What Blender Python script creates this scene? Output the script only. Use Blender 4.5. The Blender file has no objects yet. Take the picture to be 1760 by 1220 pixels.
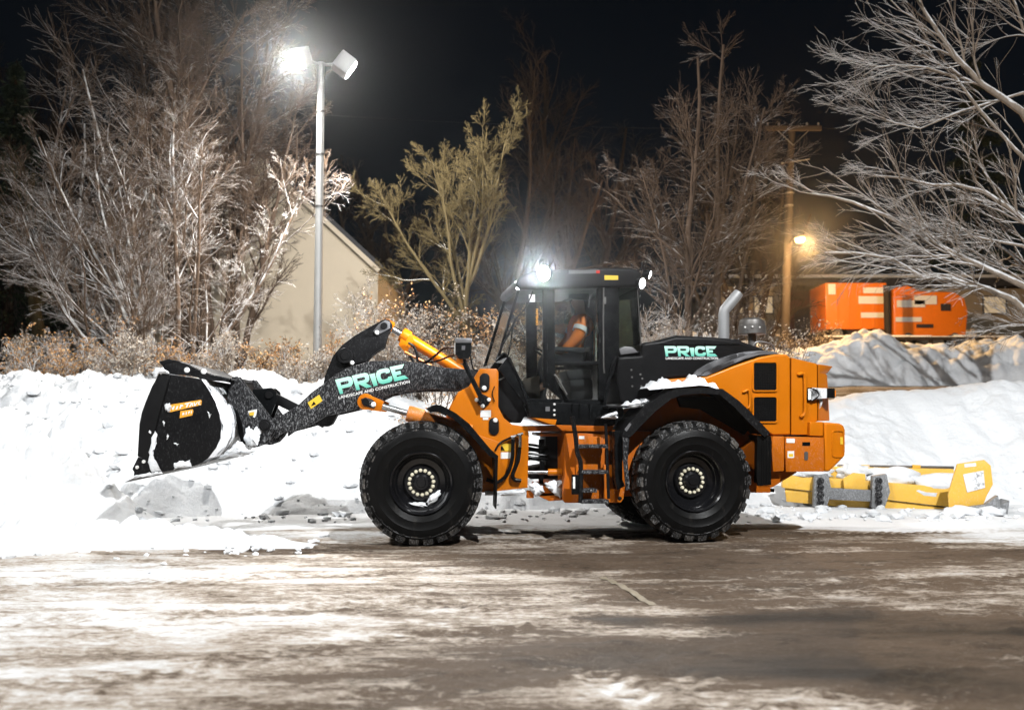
import bpy, bmesh, math, random
import numpy as np
from mathutils import Vector, Matrix

random.seed(7); RNG = np.random.default_rng(11)
R = math.radians
scene = bpy.context.scene
COL = scene.collection

# ------------------------------------------------------------------ camera, sky, light, exposure
CAM_H, F_PX, W_PX, CX, CY = 1.6, 1676.0, 1760.0, 880.0, 610.0
PITCH = math.atan(107.0 / F_PX)
cam_data = bpy.data.cameras.new('camera'); cam = bpy.data.objects.new('camera', cam_data); COL.objects.link(cam)
cam.location = (0, 0, CAM_H); cam.rotation_euler = (math.pi / 2 + PITCH, 0, 0)
cam_data.sensor_width = 36.0; cam_data.lens = 36.0 * F_PX / W_PX
cam_data.clip_start = 0.1; cam_data.clip_end = 3000
cam_data.dof.use_dof = True; cam_data.dof.focus_distance = 12.6; cam_data.dof.aperture_fstop = 1.2
scene.camera = cam

world = bpy.data.worlds.new('World'); scene.world = world; world.use_nodes = True
wn = world.node_tree; wn.nodes.clear()
sky = wn.nodes.new('ShaderNodeTexSky'); sky.sky_type = 'NISHITA'; sky.sun_disc = False
SUN_ELEV, SUN_ROT = R(35), R(215)
sky.sun_elevation = SUN_ELEV; sky.sun_rotation = SUN_ROT
bg = wn.nodes.new('ShaderNodeBackground'); bg.inputs['Strength'].default_value = 0.0012
wo = wn.nodes.new('ShaderNodeOutputWorld')
wn.links.new(sky.outputs[0], bg.inputs[0]); wn.links.new(bg.outputs[0], wo.inputs[0])

moon = bpy.data.lights.new('moonlight', 'SUN'); moon.energy = 0.03; moon.angle = R(0.6); moon.color = (1.0, 0.97, 0.92)
moon_o = bpy.data.objects.new('moonlight', moon); COL.objects.link(moon_o)
moon_o.rotation_euler = (R(90) - SUN_ELEV, 0, R(180) - SUN_ROT)

scene.view_settings.view_transform = 'Standard'; scene.view_settings.look = 'None'
scene.view_settings.exposure = 0.0; scene.view_settings.gamma = 1.0; scene.view_settings.use_curve_mapping = False
BLOOM_HAZE = 0.0005
LAMP_SEEN, LAMP_LEFT, LAMP_RIGHT, LAMP_SODIUM = 3400.0, 13000.0, 31000.0, 3600.0   # lit lamps of the lot (their lights sit in their builders)
scene.render.engine = 'CYCLES'
scene.cycles.use_denoising = True
scene.cycles.use_adaptive_sampling = True; scene.cycles.adaptive_threshold = 0.025
scene.cycles.max_bounces = 4; scene.cycles.diffuse_bounces = 1; scene.cycles.glossy_bounces = 3
scene.cycles.transparent_max_bounces = 10; scene.cycles.transmission_bounces = 4
scene.cycles.sample_clamp_indirect = 4.0; scene.cycles.sample_clamp_direct = 0.0
scene.cycles.caustics_reflective = False; scene.cycles.caustics_refractive = False

# ------------------------------------------------------------------ survey helpers: where a sighted point stands in the place
CP, SP = math.cos(PITCH), math.sin(PITCH)
def ray(px, py):
    a, b = (px - CX) / F_PX, -(py - CY) / F_PX
    return Vector((a, CP - b * SP, SP + b * CP))
def at(px, py, Y):
    d = ray(px, py); t = Y / d.y
    return Vector((d.x * t, Y, CAM_H + d.z * t))
def gp(px, py):
    d = ray(px, py); t = -CAM_H / d.z
    return Vector((d.x * t, d.y * t, 0))

class Frame:
    """half of the articulated machine: u runs rearwards, v away from the viewer's side, z up"""
    def __init__(s, ox, oy, yaw):
        s.o = Vector((ox, oy, 0)); s.yaw = yaw; s.c, s.s = math.cos(yaw), math.sin(yaw)
    def w(s, u, v, z): return Vector((s.o.x + u * s.c - v * s.s, s.o.y + u * s.s + v * s.c, z))
    def m(s, px, py, v):
        d = ray(px, py); o = Vector((0, 0, CAM_H)) - s.o
        ou, ov = o.x * s.c + o.y * s.s, -o.x * s.s + o.y * s.c
        du, dv = d.x * s.c + d.y * s.s, -d.x * s.s + d.y * s.c
        t = (v - ov) / dv
        return (ou + du * t, CAM_H + d.z * t)
    def mp(s, pts, v): return [s.m(x, y, v) for x, y in pts]

def zoomer(ox, oy, k): return lambda *p: [(ox + p[i] / k, oy + p[i + 1] / k) for i in range(0, len(p), 2)]
Z1 = zoomer(200, 530, 3.8125); Z2 = zoomer(420, 530, 3.8136); Z3 = zoomer(600, 680, 4.357)
Z4 = zoomer(820, 430, 4.0667); Z5 = zoomer(820, 640, 4.357); Z6 = zoomer(1040, 480, 3.2114); Z7 = zoomer(1040, 640, 3.9367)

# ------------------------------------------------------------------ noise for terrain
_T = RNG.random((256, 256))
def vnoise(x, y, seed=0):
    x = np.asarray(x, float) + seed * 17.31; y = np.asarray(y, float) + seed * 9.77
    xi, yi = np.floor(x).astype(int), np.floor(y).astype(int); fx, fy = x - xi, y - yi
    fx = fx * fx * (3 - 2 * fx); fy = fy * fy * (3 - 2 * fy)
    a, b = _T[xi & 255, yi & 255], _T[(xi + 1) & 255, yi & 255]
    c, d = _T[xi & 255, (yi + 1) & 255], _T[(xi + 1) & 255, (yi + 1) & 255]
    return (a * (1 - fx) + b * fx) * (1 - fy) + (c * (1 - fx) + d * fx) * fy
def fbm(x, y, seed=0, oct=4, gain=0.5):
    s = 0; a = 1.0; n = 0
    for i in range(oct):
        s = s + a * vnoise(x * 2 ** i, y * 2 ** i, seed + i * 3); n += a; a *= gain
    return s / n
def cells(x, y, seed=0):
    """distance to the nearest of jittered cell centres: lumpy, clod-like relief"""
    x = np.asarray(x, float); y = np.asarray(y, float); xi, yi = np.floor(x), np.floor(y)
    best = np.full(x.shape, 9.0)
    for i in (-1, 0, 1):
        for j in (-1, 0, 1):
            cx, cy = xi + i, yi + j
            h1 = _T[(cx.astype(int) + seed * 7) & 255, (cy.astype(int) + seed * 5) & 255]; h2 = _T[(cy.astype(int) + 91 + seed) & 255, (cx.astype(int) + 37) & 255]
            best = np.minimum(best, np.hypot(x - cx - h1, y - cy - h2))
    return best
def sstep(a, b, x):
    t = np.clip((x - a) / (b - a), 0, 1); return t * t * (3 - 2 * t)

# ------------------------------------------------------------------ materials
MATS = {}
def new_mat(name):
    m = bpy.data.materials.new(name); m.use_nodes = True; nt = m.node_tree; nt.nodes.clear()
    out = nt.nodes.new('ShaderNodeOutputMaterial'); MATS[name] = m
    return m, nt, out
def N(nt, kind, **kw):
    n = nt.nodes.new(kind)
    for k, v in kw.items():
        if k in n.inputs.keys(): n.inputs[k].default_value = v
        else: setattr(n, k, v)
    return n
def L(nt, a, b): nt.links.new(a, b)
def coords(nt, scale=(1, 1, 1), kind='Object', rot=(0, 0, 0)):
    tc = N(nt, 'ShaderNodeTexCoord'); mp = N(nt, 'ShaderNodeMapping')
    mp.inputs['Scale'].default_value = scale; mp.inputs['Rotation'].default_value = rot
    L(nt, tc.outputs[kind], mp.inputs[0]); return mp.outputs[0]
def noise(nt, vec, scale, detail=4, rough=0.55):
    n = N(nt, 'ShaderNodeTexNoise'); n.inputs['Scale'].default_value = scale; n.inputs['Detail'].default_value = detail
    n.inputs['Roughness'].default_value = rough; L(nt, vec, n.inputs['Vector']); return n.outputs['Fac']
def ramp(nt, fac, lo, hi, c0=(0, 0, 0, 1), c1=(1, 1, 1, 1)):
    r = N(nt, 'ShaderNodeValToRGB'); e = r.color_ramp.elements
    e[0].position, e[1].position = lo, hi; e[0].color, e[1].color = c0, c1
    L(nt, fac, r.inputs[0]); return r.outputs[0]
def mix(nt, fac, a, b):
    m = N(nt, 'ShaderNodeMix', data_type='RGBA')
    if isinstance(fac, (int, float)): m.inputs[0].default_value = fac
    else: L(nt, fac, m.inputs[0])
    for i, c in ((6, a), (7, b)):
        if isinstance(c, tuple): m.inputs[i].default_value = (*c[:3], 1)
        else: L(nt, c, m.inputs[i])
    return m.outputs[2]
def mth(nt, op, a, b=None, clamp=False):
    m = N(nt, 'ShaderNodeMath', operation=op); m.use_clamp = clamp
    for i, c in ((0, a), (1, b)):
        if c is None: continue
        if isinstance(c, (int, float)): m.inputs[i].default_value = c
        else: L(nt, c, m.inputs[i])
    return m.outputs[0]
def bump(nt, h, strength, dist=0.02):
    b = N(nt, 'ShaderNodeBump'); b.inputs['Strength'].default_value = strength; b.inputs['Distance'].default_value = dist
    L(nt, h, b.inputs['Height']); return b.outputs[0]

def surf(name, col, rough=0.5, metal=0.0, var=0.15, vscale=6.0, coat=0.0, bmp=0.0, bscale=40.0, frost=0.0, grime=0.0, spec=0.5, fx=None, patchy=0.0):
    """painted / plain surface: base colour with wear, optional salt grime and a dusting of wind-blown snow grains"""
    m, nt, out = new_mat(name); p = N(nt, 'ShaderNodeBsdfPrincipled')
    v = coords(nt); n = noise(nt, v, vscale, 5)
    c = mix(nt, n, tuple(x * (1 - var) for x in col), tuple(min(1, x * (1 + var)) for x in col))
    r = mth(nt, 'MULTIPLY_ADD', n, 0.25); nt.nodes[-1].inputs[2].default_value = max(0.03, rough - 0.12)
    if grime > 0:
        g = ramp(nt, noise(nt, coords(nt, (1, 1, 0.35)), 9, 6, 0.7), 0.62 - 0.25 * grime, 0.8)
        g = mth(nt, 'MULTIPLY', g, 0.55 * min(1, grime * 1.5)); c = mix(nt, g, c, (0.33, 0.29, 0.25))
    if frost > 0:
        big = ramp(nt, noise(nt, v, 1.3, 3), 0.35, 0.75)
        grain = ramp(nt, noise(nt, coords(nt, (1, 1, 0.45), rot=(0, 0.5, 0)), 62, 3, 0.8), 0.56 - 0.09 * frost, 0.72)
        fm = mth(nt, 'MULTIPLY', grain, mth(nt, 'MULTIPLY_ADD', big, 0.5)); nt.nodes[-2].inputs[2].default_value = 0.45
        if fx:
            sx = N(nt, 'ShaderNodeSeparateXYZ'); L(nt, v, sx.inputs[0]); mr = N(nt, 'ShaderNodeMapRange'); mr.inputs[1].default_value = fx[0]; mr.inputs[2].default_value = fx[1]; mr.inputs[3].default_value = 1.0; mr.inputs[4].default_value = 0.08; L(nt, sx.outputs[0], mr.inputs[0]); fm = mth(nt, 'MULTIPLY', fm, mr.outputs[0])
        if patchy > 0: fm = mth(nt, 'MAXIMUM', fm, ramp(nt, noise(nt, coords(nt, (1, 1, 1)), 3.2, 6, 0.65), 0.62 - 0.32 * patchy, 0.70 - 0.30 * patchy))
        fm = mth(nt, 'MULTIPLY', fm, frost, True); c = mix(nt, fm, c, (0.8, 0.81, 0.83))
        r2 = mth(nt, 'MAXIMUM', r, mth(nt, 'MULTIPLY', fm, 0.8)); r = r2
    L(nt, c, p.inputs['Base Color']); L(nt, r, p.inputs['Roughness'])
    p.inputs['Metallic'].default_value = metal; p.inputs['Coat Weight'].default_value = coat; p.inputs['Coat Roughness'].default_value = 0.12
    p.inputs['Specular IOR Level'].default_value = spec
    if bmp > 0: L(nt, bump(nt, noise(nt, v, bscale, 4), bmp, 0.01), p.inputs['Normal'])
    L(nt, p.outputs[0], out.inputs[0]); return m

def snow_mat(name, dirt=0.0):
    m, nt, out = new_mat(name); p = N(nt, 'ShaderNodeBsdfPrincipled'); v = coords(nt, kind='Object')
    n1 = noise(nt, v, 1.1, 6, 0.6); n2 = noise(nt, v, 9.0, 6, 0.65); n3 = noise(nt, v, 60.0, 3, 0.7)
    c = mix(nt, n2, (0.74, 0.77, 0.80), (0.87, 0.88, 0.89))
    if dirt > 0:
        dm = mth(nt, 'MULTIPLY', ramp(nt, n1, 0.5, 0.72), ramp(nt, n2, 0.35, 0.7)); dm = mth(nt, 'MULTIPLY', dm, dirt)
        c = mix(nt, dm, c, (0.3, 0.26, 0.21))
    L(nt, c, p.inputs['Base Color']); p.inputs['Roughness'].default_value = 0.62; p.inputs['Specular IOR Level'].default_value = 0.3
    h = mth(nt, 'ADD', mth(nt, 'MULTIPLY', n2, 1.0), mth(nt, 'MULTIPLY', n3, 0.25))
    L(nt, bump(nt, h, 0.55, 0.06), p.inputs['Normal']); L(nt, p.outputs[0], out.inputs[0]); return m

def bark_mat(name, col, snow=0.5):
    m, nt, out = new_mat(name); p = N(nt, 'ShaderNodeBsdfPrincipled')
    v = coords(nt, (1, 1, 0.3)); n = noise(nt, v, 14, 5); c = mix(nt, n, tuple(x * 0.55 for x in col), tuple(x * 1.4 for x in col))
    if snow > 0:
        g = N(nt, 'ShaderNodeNewGeometry'); s = N(nt, 'ShaderNodeSeparateXYZ'); L(nt, g.outputs['Normal'], s.inputs[0])
        k = mth(nt, 'ADD', s.outputs[2], mth(nt, 'MULTIPLY', noise(nt, coords(nt), 3.5, 4), 1.6))
        k = ramp(nt, mth(nt, 'MULTIPLY', k, 0.4), 0.62 - 0.5 * snow, 0.72 - 0.45 * snow); c = mix(nt, k, c, (0.78, 0.78, 0.78))
    L(nt, c, p.inputs['Base Color']); p.inputs['Roughness'].default_value = 0.85; p.inputs['Specular IOR Level'].default_value = 0.2
    L(nt, p.outputs[0], out.inputs[0]); return m

def leaf_mat(name, c0, c1):
    m, nt, out = new_mat(name); p = N(nt, 'ShaderNodeBsdfPrincipled')
    g = N(nt, 'ShaderNodeNewGeometry'); c = mix(nt, g.outputs['Random Per Island'], c0, c1)
    L(nt, c, p.inputs['Base Color']); p.inputs['Roughness'].default_value = 0.7
    L(nt, p.outputs[0], out.inputs[0]); return m

def emit_mat(name, col, strength):
    m, nt, out = new_mat(name); e = N(nt, 'ShaderNodeEmission'); e.inputs[0].default_value = (*col, 1); e.inputs[1].default_value = strength
    L(nt, e.outputs[0], out.inputs[0]); return m

def glass_mat(name, tint, refl=0.09):
    m, nt, out = new_mat(name); t = N(nt, 'ShaderNodeBsdfTransparent'); t.inputs[0].default_value = (*tint, 1)
    g = N(nt, 'ShaderNodeBsdfGlossy'); g.inputs['Roughness'].default_value = 0.03
    d = N(nt, 'ShaderNodeBsdfDiffuse'); d.inputs[0].default_value = (0.6, 0.62, 0.62, 1)
    lw = N(nt, 'ShaderNodeFresnel'); lw.inputs['IOR'].default_value = 1.5
    s = N(nt, 'ShaderNodeMixShader'); L(nt, mth(nt, 'ADD', lw.outputs[0], refl - 0.04), s.inputs[0]); L(nt, t.outputs[0], s.inputs[1]); L(nt, g.outputs[0], s.inputs[2])
    s2 = N(nt, 'ShaderNodeMixShader'); dust = ramp(nt, noise(nt, coords(nt), 5, 5), 0.4, 0.9); L(nt, mth(nt, 'MULTIPLY', dust, 0.025), s2.inputs[0])
    L(nt, s.outputs[0], s2.inputs[1]); L(nt, d.outputs[0], s2.inputs[2]); L(nt, s2.outputs[0], out.inputs[0]); return m

surf('orange', (0.52, 0.145, 0.002), 0.33, var=0.13, vscale=2.2, coat=0.06, grime=0.13, spec=0.25, bmp=0.03, bscale=5)
surf('orange_splash', (0.46, 0.116, 0.003), 0.42, var=0.12, vscale=5, grime=0.22, frost=0.22, spec=0.15)
surf('orange_dirty', (0.42, 0.100, 0.004), 0.5, var=0.25, vscale=5, grime=0.3, spec=0.15)
surf('orange_snowy', (0.66, 0.20, 0.02), 0.5, var=0.15, frost=0.5)
surf('black', (0.005, 0.0055, 0.006), 0.26, var=0.3, coat=0.03, spec=0.09)
surf('black_matt', (0.007, 0.007, 0.0075), 0.5, var=0.3, grime=0.02, spec=0.12)
surf('black_frost', (0.008, 0.008, 0.009), 0.5, var=0.3, frost=0.6, spec=0.12)
surf('arm_black', (0.008, 0.008, 0.009), 0.5, var=0.3, frost=0.62, spec=0.12, fx=(-2.6, -0.9))
surf('black_dust', (0.006, 0.006, 0.0065), 0.4, var=0.3, frost=0.08, spec=0.12)
surf('hood_grey', (0.006, 0.006, 0.0065), 0.38, var=0.2, spec=0.10)
surf('trim_grey', (0.11, 0.11, 0.115), 0.45, var=0.12)
surf('snow_caked_steel', (0.03, 0.03, 0.032), 0.55, var=0.3, frost=0.95, patchy=0.75)
surf('rubber', (0.005, 0.005, 0.005), 0.36, var=0.3, vscale=9, bmp=0.1, grime=0.10, spec=0.08)
surf('tread_rubber', (0.010, 0.0095, 0.009), 0.7, var=0.4, vscale=14, grime=0.5, frost=0.42, spec=0.12)
surf('rim_black', (0.006, 0.006, 0.007), 0.18, var=0.2, coat=0.35, spec=0.3)
surf('bolt_cream', (0.62, 0.58, 0.44), 0.45, var=0.15)
surf('steel', (0.55, 0.56, 0.57), 0.25, metal=1.0, var=0.1)
surf('steel_worn', (0.16, 0.155, 0.15), 0.42, metal=0.7, var=0.3, grime=0.3)
surf('exhaust_grey', (0.26, 0.265, 0.27), 0.5, metal=0.3, var=0.1)
surf('white_paint', (0.75, 0.75, 0.73), 0.5, var=0.06)
surf('yellow_decal', (0.72, 0.47, 0.03), 0.5, var=0.1)
surf('decal_orange', (0.80, 0.36, 0.03), 0.5, var=0.12)
surf('red_lens', (0.5, 0.03, 0.02), 0.2)
surf('amber_lens', (0.8, 0.22, 0.01), 0.2)
surf('interior_tan', (0.50, 0.42, 0.33), 0.6, var=0.1)
surf('interior_dark', (0.035, 0.036, 0.038), 0.6, var=0.2)
surf('hivis', (0.90, 0.24, 0.03), 0.7, var=0.12, bmp=0.2)
surf('reflective', (0.78, 0.79, 0.76), 0.5, var=0.08)
surf('skin', (0.48, 0.29, 0.21), 0.55, var=0.08)
surf('cloth_dark', (0.02, 0.022, 0.03), 0.8, var=0.2)
surf('plow_yellow', (0.80, 0.46, 0.06), 0.5, var=0.12, grime=0.2, frost=0.3)
surf('plow_grey', (0.16, 0.165, 0.17), 0.6, var=0.25, frost=0.8)
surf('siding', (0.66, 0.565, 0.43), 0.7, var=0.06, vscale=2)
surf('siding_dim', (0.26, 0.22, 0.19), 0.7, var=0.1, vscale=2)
surf('roof_dark', (0.05, 0.05, 0.055), 0.8, var=0.3)
surf('wood_pole', (0.020, 0.013, 0.009), 0.85, var=0.3, vscale=10)
surf('galvanised', (0.42, 0.42, 0.41), 0.5, metal=0.3, var=0.12)
surf('truck_orange', (0.85, 0.20, 0.008), 0.4, var=0.1, coat=0.2)
surf('truck_dark', (0.03, 0.02, 0.018), 0.6)
surf('beige_wall', (0.45, 0.36, 0.25), 0.75, var=0.15, vscale=1.5)
surf('brick_dark', (0.10, 0.04, 0.028), 0.8, var=0.25)
surf('line_paint', (0.19, 0.155, 0.10), 0.7, var=0.6, vscale=25, grime=0.9)
snow_mat('snow'); snow_mat('snow_dirty', 0.75); snow_mat('snow_bank', 0.28)
glass_mat('glass', (0.94, 0.96, 0.955)); glass_mat('glass_green', (0.80, 0.88, 0.83))
emit_mat('lamp_white', (1.0, 0.98, 0.95), 60.0); emit_mat('lamp_cool', (0.93, 0.97, 1.0), 70.0); emit_mat('lamp_sodium', (1.0, 0.60, 0.22), 14.0); emit_mat('lamp_small', (0.95, 0.98, 1.0), 40.0)
bark_mat('bark_snowy', (0.15, 0.10, 0.068), 0.58); bark_mat('twig_snowy', (0.19, 0.13, 0.09), 0.33)
bark_mat('bark_brown', (0.080, 0.054, 0.038), 0.12); bark_mat('twig_brown', (0.085, 0.056, 0.038), 0.06)
bark_mat('bark_yellow', (0.080, 0.060, 0.027), 0.05); bark_mat('twig_yellow', (0.092, 0.069, 0.030), 0.0)
bark_mat('bark_white', (0.24, 0.19, 0.145), 0.5); bark_mat('twig_white', (0.28, 0.215, 0.16), 0.42)
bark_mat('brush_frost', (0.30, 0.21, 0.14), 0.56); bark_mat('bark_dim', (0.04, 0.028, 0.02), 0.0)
leaf_mat('leaf_rust', (0.46, 0.20, 0.06), (0.66, 0.42, 0.20)); leaf_mat('leaf_tan', (0.50, 0.38, 0.27), (0.70, 0.64, 0.56))
leaf_mat('leaf_yellow', (0.12, 0.098, 0.04), (0.20, 0.16, 0.07)); leaf_mat('needle_green', (0.03, 0.05, 0.03), (0.07, 0.10, 0.055))
def grad_mat():
    m, nt, out = new_mat('mint_print'); p = N(nt, 'ShaderNodeBsdfPrincipled'); a = N(nt, 'ShaderNodeAttribute', attribute_name='rise')
    c = ramp(nt, a.outputs['Fac'], 0.05, 0.95, (0.10, 0.46, 0.36, 1), (0.52, 0.83, 0.70, 1))
    L(nt, c, p.inputs['Base Color']); p.inputs['Roughness'].default_value = 0.45; L(nt, p.outputs[0], out.inputs[0])
grad_mat()

# ------------------------------------------------------------------ mesh builder
class MB:
    def __init__(s): s.v = []; s.f = []; s.mi = []; s.cur = 0
    def add(s, vs, fs):
        b = len(s.v); s.v += [tuple(x) for x in vs]
        for f in fs: s.f.append(tuple(i + b for i in f)); s.mi.append(s.cur)
        return s
    def box(s, x0, x1, y0, y1, z0, z1):
        vs = [(x, y, z) for x in (x0, x1) for y in (y0, y1) for z in (z0, z1)]
        return s.add(vs, [(0, 1, 3, 2), (4, 6, 7, 5), (0, 4, 5, 1), (2, 3, 7, 6), (0, 2, 6, 4), (1, 5, 7, 3)])
    def prism(s, poly, v0, v1):
        n = len(poly); vs = [(a, v0, b) for a, b in poly] + [(a, v1, b) for a, b in poly]
        return s.add(vs, [tuple(range(n)), tuple(range(2 * n - 1, n - 1, -1))] + [(i, i + n, (i + 1) % n + n, (i + 1) % n) for i in range(n)])
    def loft(s, A, B):
        n = len(A)
        return s.add(list(A) + list(B), [tuple(range(n)), tuple(range(2 * n - 1, n - 1, -1))] + [(i, i + n, (i + 1) % n + n, (i + 1) % n) for i in range(n)])
    def strip(s, O, I, v0, v1):
        for i in range(len(O) - 1): s.prism([O[i], O[i + 1], I[i + 1], I[i]], v0, v1)
        return s
    def tube(s, path, r, n=10, caps=True):
        P = [Vector(p) for p in path]; k = len(P); r = [r] * k if isinstance(r, (int, float)) else r
        vs = []; prev = None
        for i in range(k):
            t = (P[min(i + 1, k - 1)] - P[max(i - 1, 0)]).normalized()
            if prev is None: a = t.orthogonal().normalized()
            else: a = (prev - t * prev.dot(t)).normalized()
            prev = a; b = t.cross(a)
            for j in range(n):
                q = 2 * math.pi * j / n; vs.append(P[i] + (a * math.cos(q) + b * math.sin(q)) * r[i])
        fs = [(i * n + j, i * n + (j + 1) % n, (i + 1) * n + (j + 1) % n, (i + 1) * n + j) for i in range(k - 1) for j in range(n)]
        if caps: fs += [tuple(range(n - 1, -1, -1)), tuple(range((k - 1) * n, k * n))]
        return s.add(vs, fs)
    def lathe(s, prof, c, axis=(0, 1, 0), n=32, caps=(True, True)):
        ax = Vector(axis).normalized(); a = ax.orthogonal().normalized(); b = ax.cross(a); c = Vector(c); vs = []; k = len(prof)
        for r, h in prof:
            for j in range(n):
                q = 2 * math.pi * j / n; vs.append(c + ax * h + (a * math.cos(q) + b * math.sin(q)) * r)
        fs = [(i * n + j, (i + 1) * n + j, (i + 1) * n + (j + 1) % n, i * n + (j + 1) % n) for i in range(k - 1) for j in range(n)]
        if prof[0][0] > 1e-4 and caps[0]: fs.append(tuple(range(n)))
        if prof[-1][0] > 1e-4 and caps[1]: fs.append(tuple(range((k - 1) * n, k * n))[::-1])
        return s.add(vs, fs)
    def disc_pin(s, u, z, r, v0, v1, n=20): return s.lathe([(r * 0.86, v0), (r, v0 + 0.01), (r, v1)], (u, 0, z), (0, 1, 0), n)
    def mesh(s, name, mats, bevel=0.0, seg=2, angle=35):
        me = bpy.data.meshes.new(name); me.from_pydata(s.v, [], s.f)
        for m in (mats if isinstance(mats, (list, tuple)) else [mats]): me.materials.append(MATS[m])
        if any(s.mi): me.polygons.foreach_set('material_index', s.mi)
        bm = bmesh.new(); bm.from_mesh(me); bmesh.ops.remove_doubles(bm, verts=bm.verts, dist=1e-5)
        bmesh.ops.recalc_face_normals(bm, faces=bm.faces)
        if bevel > 0:
            es = [e for e in bm.edges if len(e.link_faces) == 2 and e.calc_face_angle(0) > R(28)]
            bmesh.ops.bevel(bm, geom=es, offset=bevel, offset_type='OFFSET', segments=seg, profile=0.6, affect='EDGES', clamp_overlap=True)
        bm.to_mesh(me); bm.free()
        me.polygons.foreach_set('use_smooth', [True] * len(me.polygons)); me.set_sharp_from_angle(angle=R(angle)); me.update()
        return me
    def build(s, name, mats, parent=None, frame=None, bevel=0.0, seg=2, angle=35, rootloc=None):
        if frame is not None:
            o = rootloc if rootloc is not None else Vector((0, 0, 0))
            s.v = [tuple(frame.w(*p) - o) for p in s.v]
        return link(name, s.mesh(name, mats, bevel, seg, angle), parent)

def link(name, data, parent=None, loc=(0, 0, 0), rot=(0, 0, 0)):
    o = bpy.data.objects.new(name, data); COL.objects.link(o); o.parent = parent; o.location = loc; o.rotation_euler = rot
    return o
def tag(o, label=None, cat=None, group=None, kind=None):
    for k, v in (('label', label), ('category', cat), ('group', group), ('kind', kind)):
        if v: o[k] = v
    return o
def thing(name, label, cat, loc=(0, 0, 0), rz=0.0, group=None):
    return tag(link(name, None, None, loc, (0, 0, rz)), label, cat, group)
def copy_tree(o, parent=None):
    c = o.copy(); COL.objects.link(c); c.parent = parent
    for ch in list(o.children): copy_tree(ch, c)
    return c
def raw_mesh(name, V, F, mats, smooth=True):
    """fast mesh from numpy arrays: V (n,3), F (m,k)"""
    me = bpy.data.meshes.new(name); V = np.ascontiguousarray(V, np.float32); F = np.ascontiguousarray(F, np.int32); m, k = F.shape
    me.vertices.add(len(V)); me.vertices.foreach_set('co', V.ravel())
    me.loops.add(m * k); me.loops.foreach_set('vertex_index', F.ravel())
    me.polygons.add(m); me.polygons.foreach_set('loop_start', np.arange(0, m * k, k, dtype=np.int32)); me.polygons.foreach_set('loop_total', np.full(m, k, np.int32))
    me.polygons.foreach_set('use_smooth', np.full(m, smooth)); me.update(calc_edges=True)
    for q in (mats if isinstance(mats, (list, tuple)) else [mats]): me.materials.append(MATS[q])
    return me
def text_polys(body, size=1.0):
    cu = bpy.data.curves.new('lettering', 'FONT'); cu.body = body; cu.size = size; cu.fill_mode = 'FRONT'; cu.offset = 0.018; cu.resolution_u = 3
    ob = bpy.data.objects.new('lettering', cu); COL.objects.link(ob); dg = bpy.context.evaluated_depsgraph_get(); dg.update()
    me = bpy.data.meshes.new_from_object(ob.evaluated_get(dg)); bpy.data.objects.remove(ob); bpy.data.curves.remove(cu)
    V = [(v.co.x, v.co.y) for v in me.vertices]; Fs = [tuple(p.vertices) for p in me.polygons]; bpy.data.meshes.remove(me); return V, Fs
# ------------------------------------------------------------------ the setting: lot, snow banks
def land(x, y):
    """height of the natural ground: level lot, then a cut bank and a long slope up to the houses"""
    return 1.85 * sstep(18.5, 24.0, y) + 0.115 * np.clip(y - 24.0, 0, 36) + 0.02 * np.clip(y - 60, 0, 60)
def patch(x, y, px, py, rx, ry, ang=0.0):
    c = gp(px, py); dx = x - c.x + (fbm(x * 1.3, y * 2.6, 101, 4) - 0.5) * 1.1 * rx; dy = y - c.y + (fbm(x * 1.3, y * 2.6, 111, 4) - 0.5) * 1.6 * ry; ca, sa = math.cos(ang), math.sin(ang)
    a, b = (dx * ca + dy * sa) / rx, (-dx * sa + dy * ca) / ry
    return np.exp(-(a * a + b * b))

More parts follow.
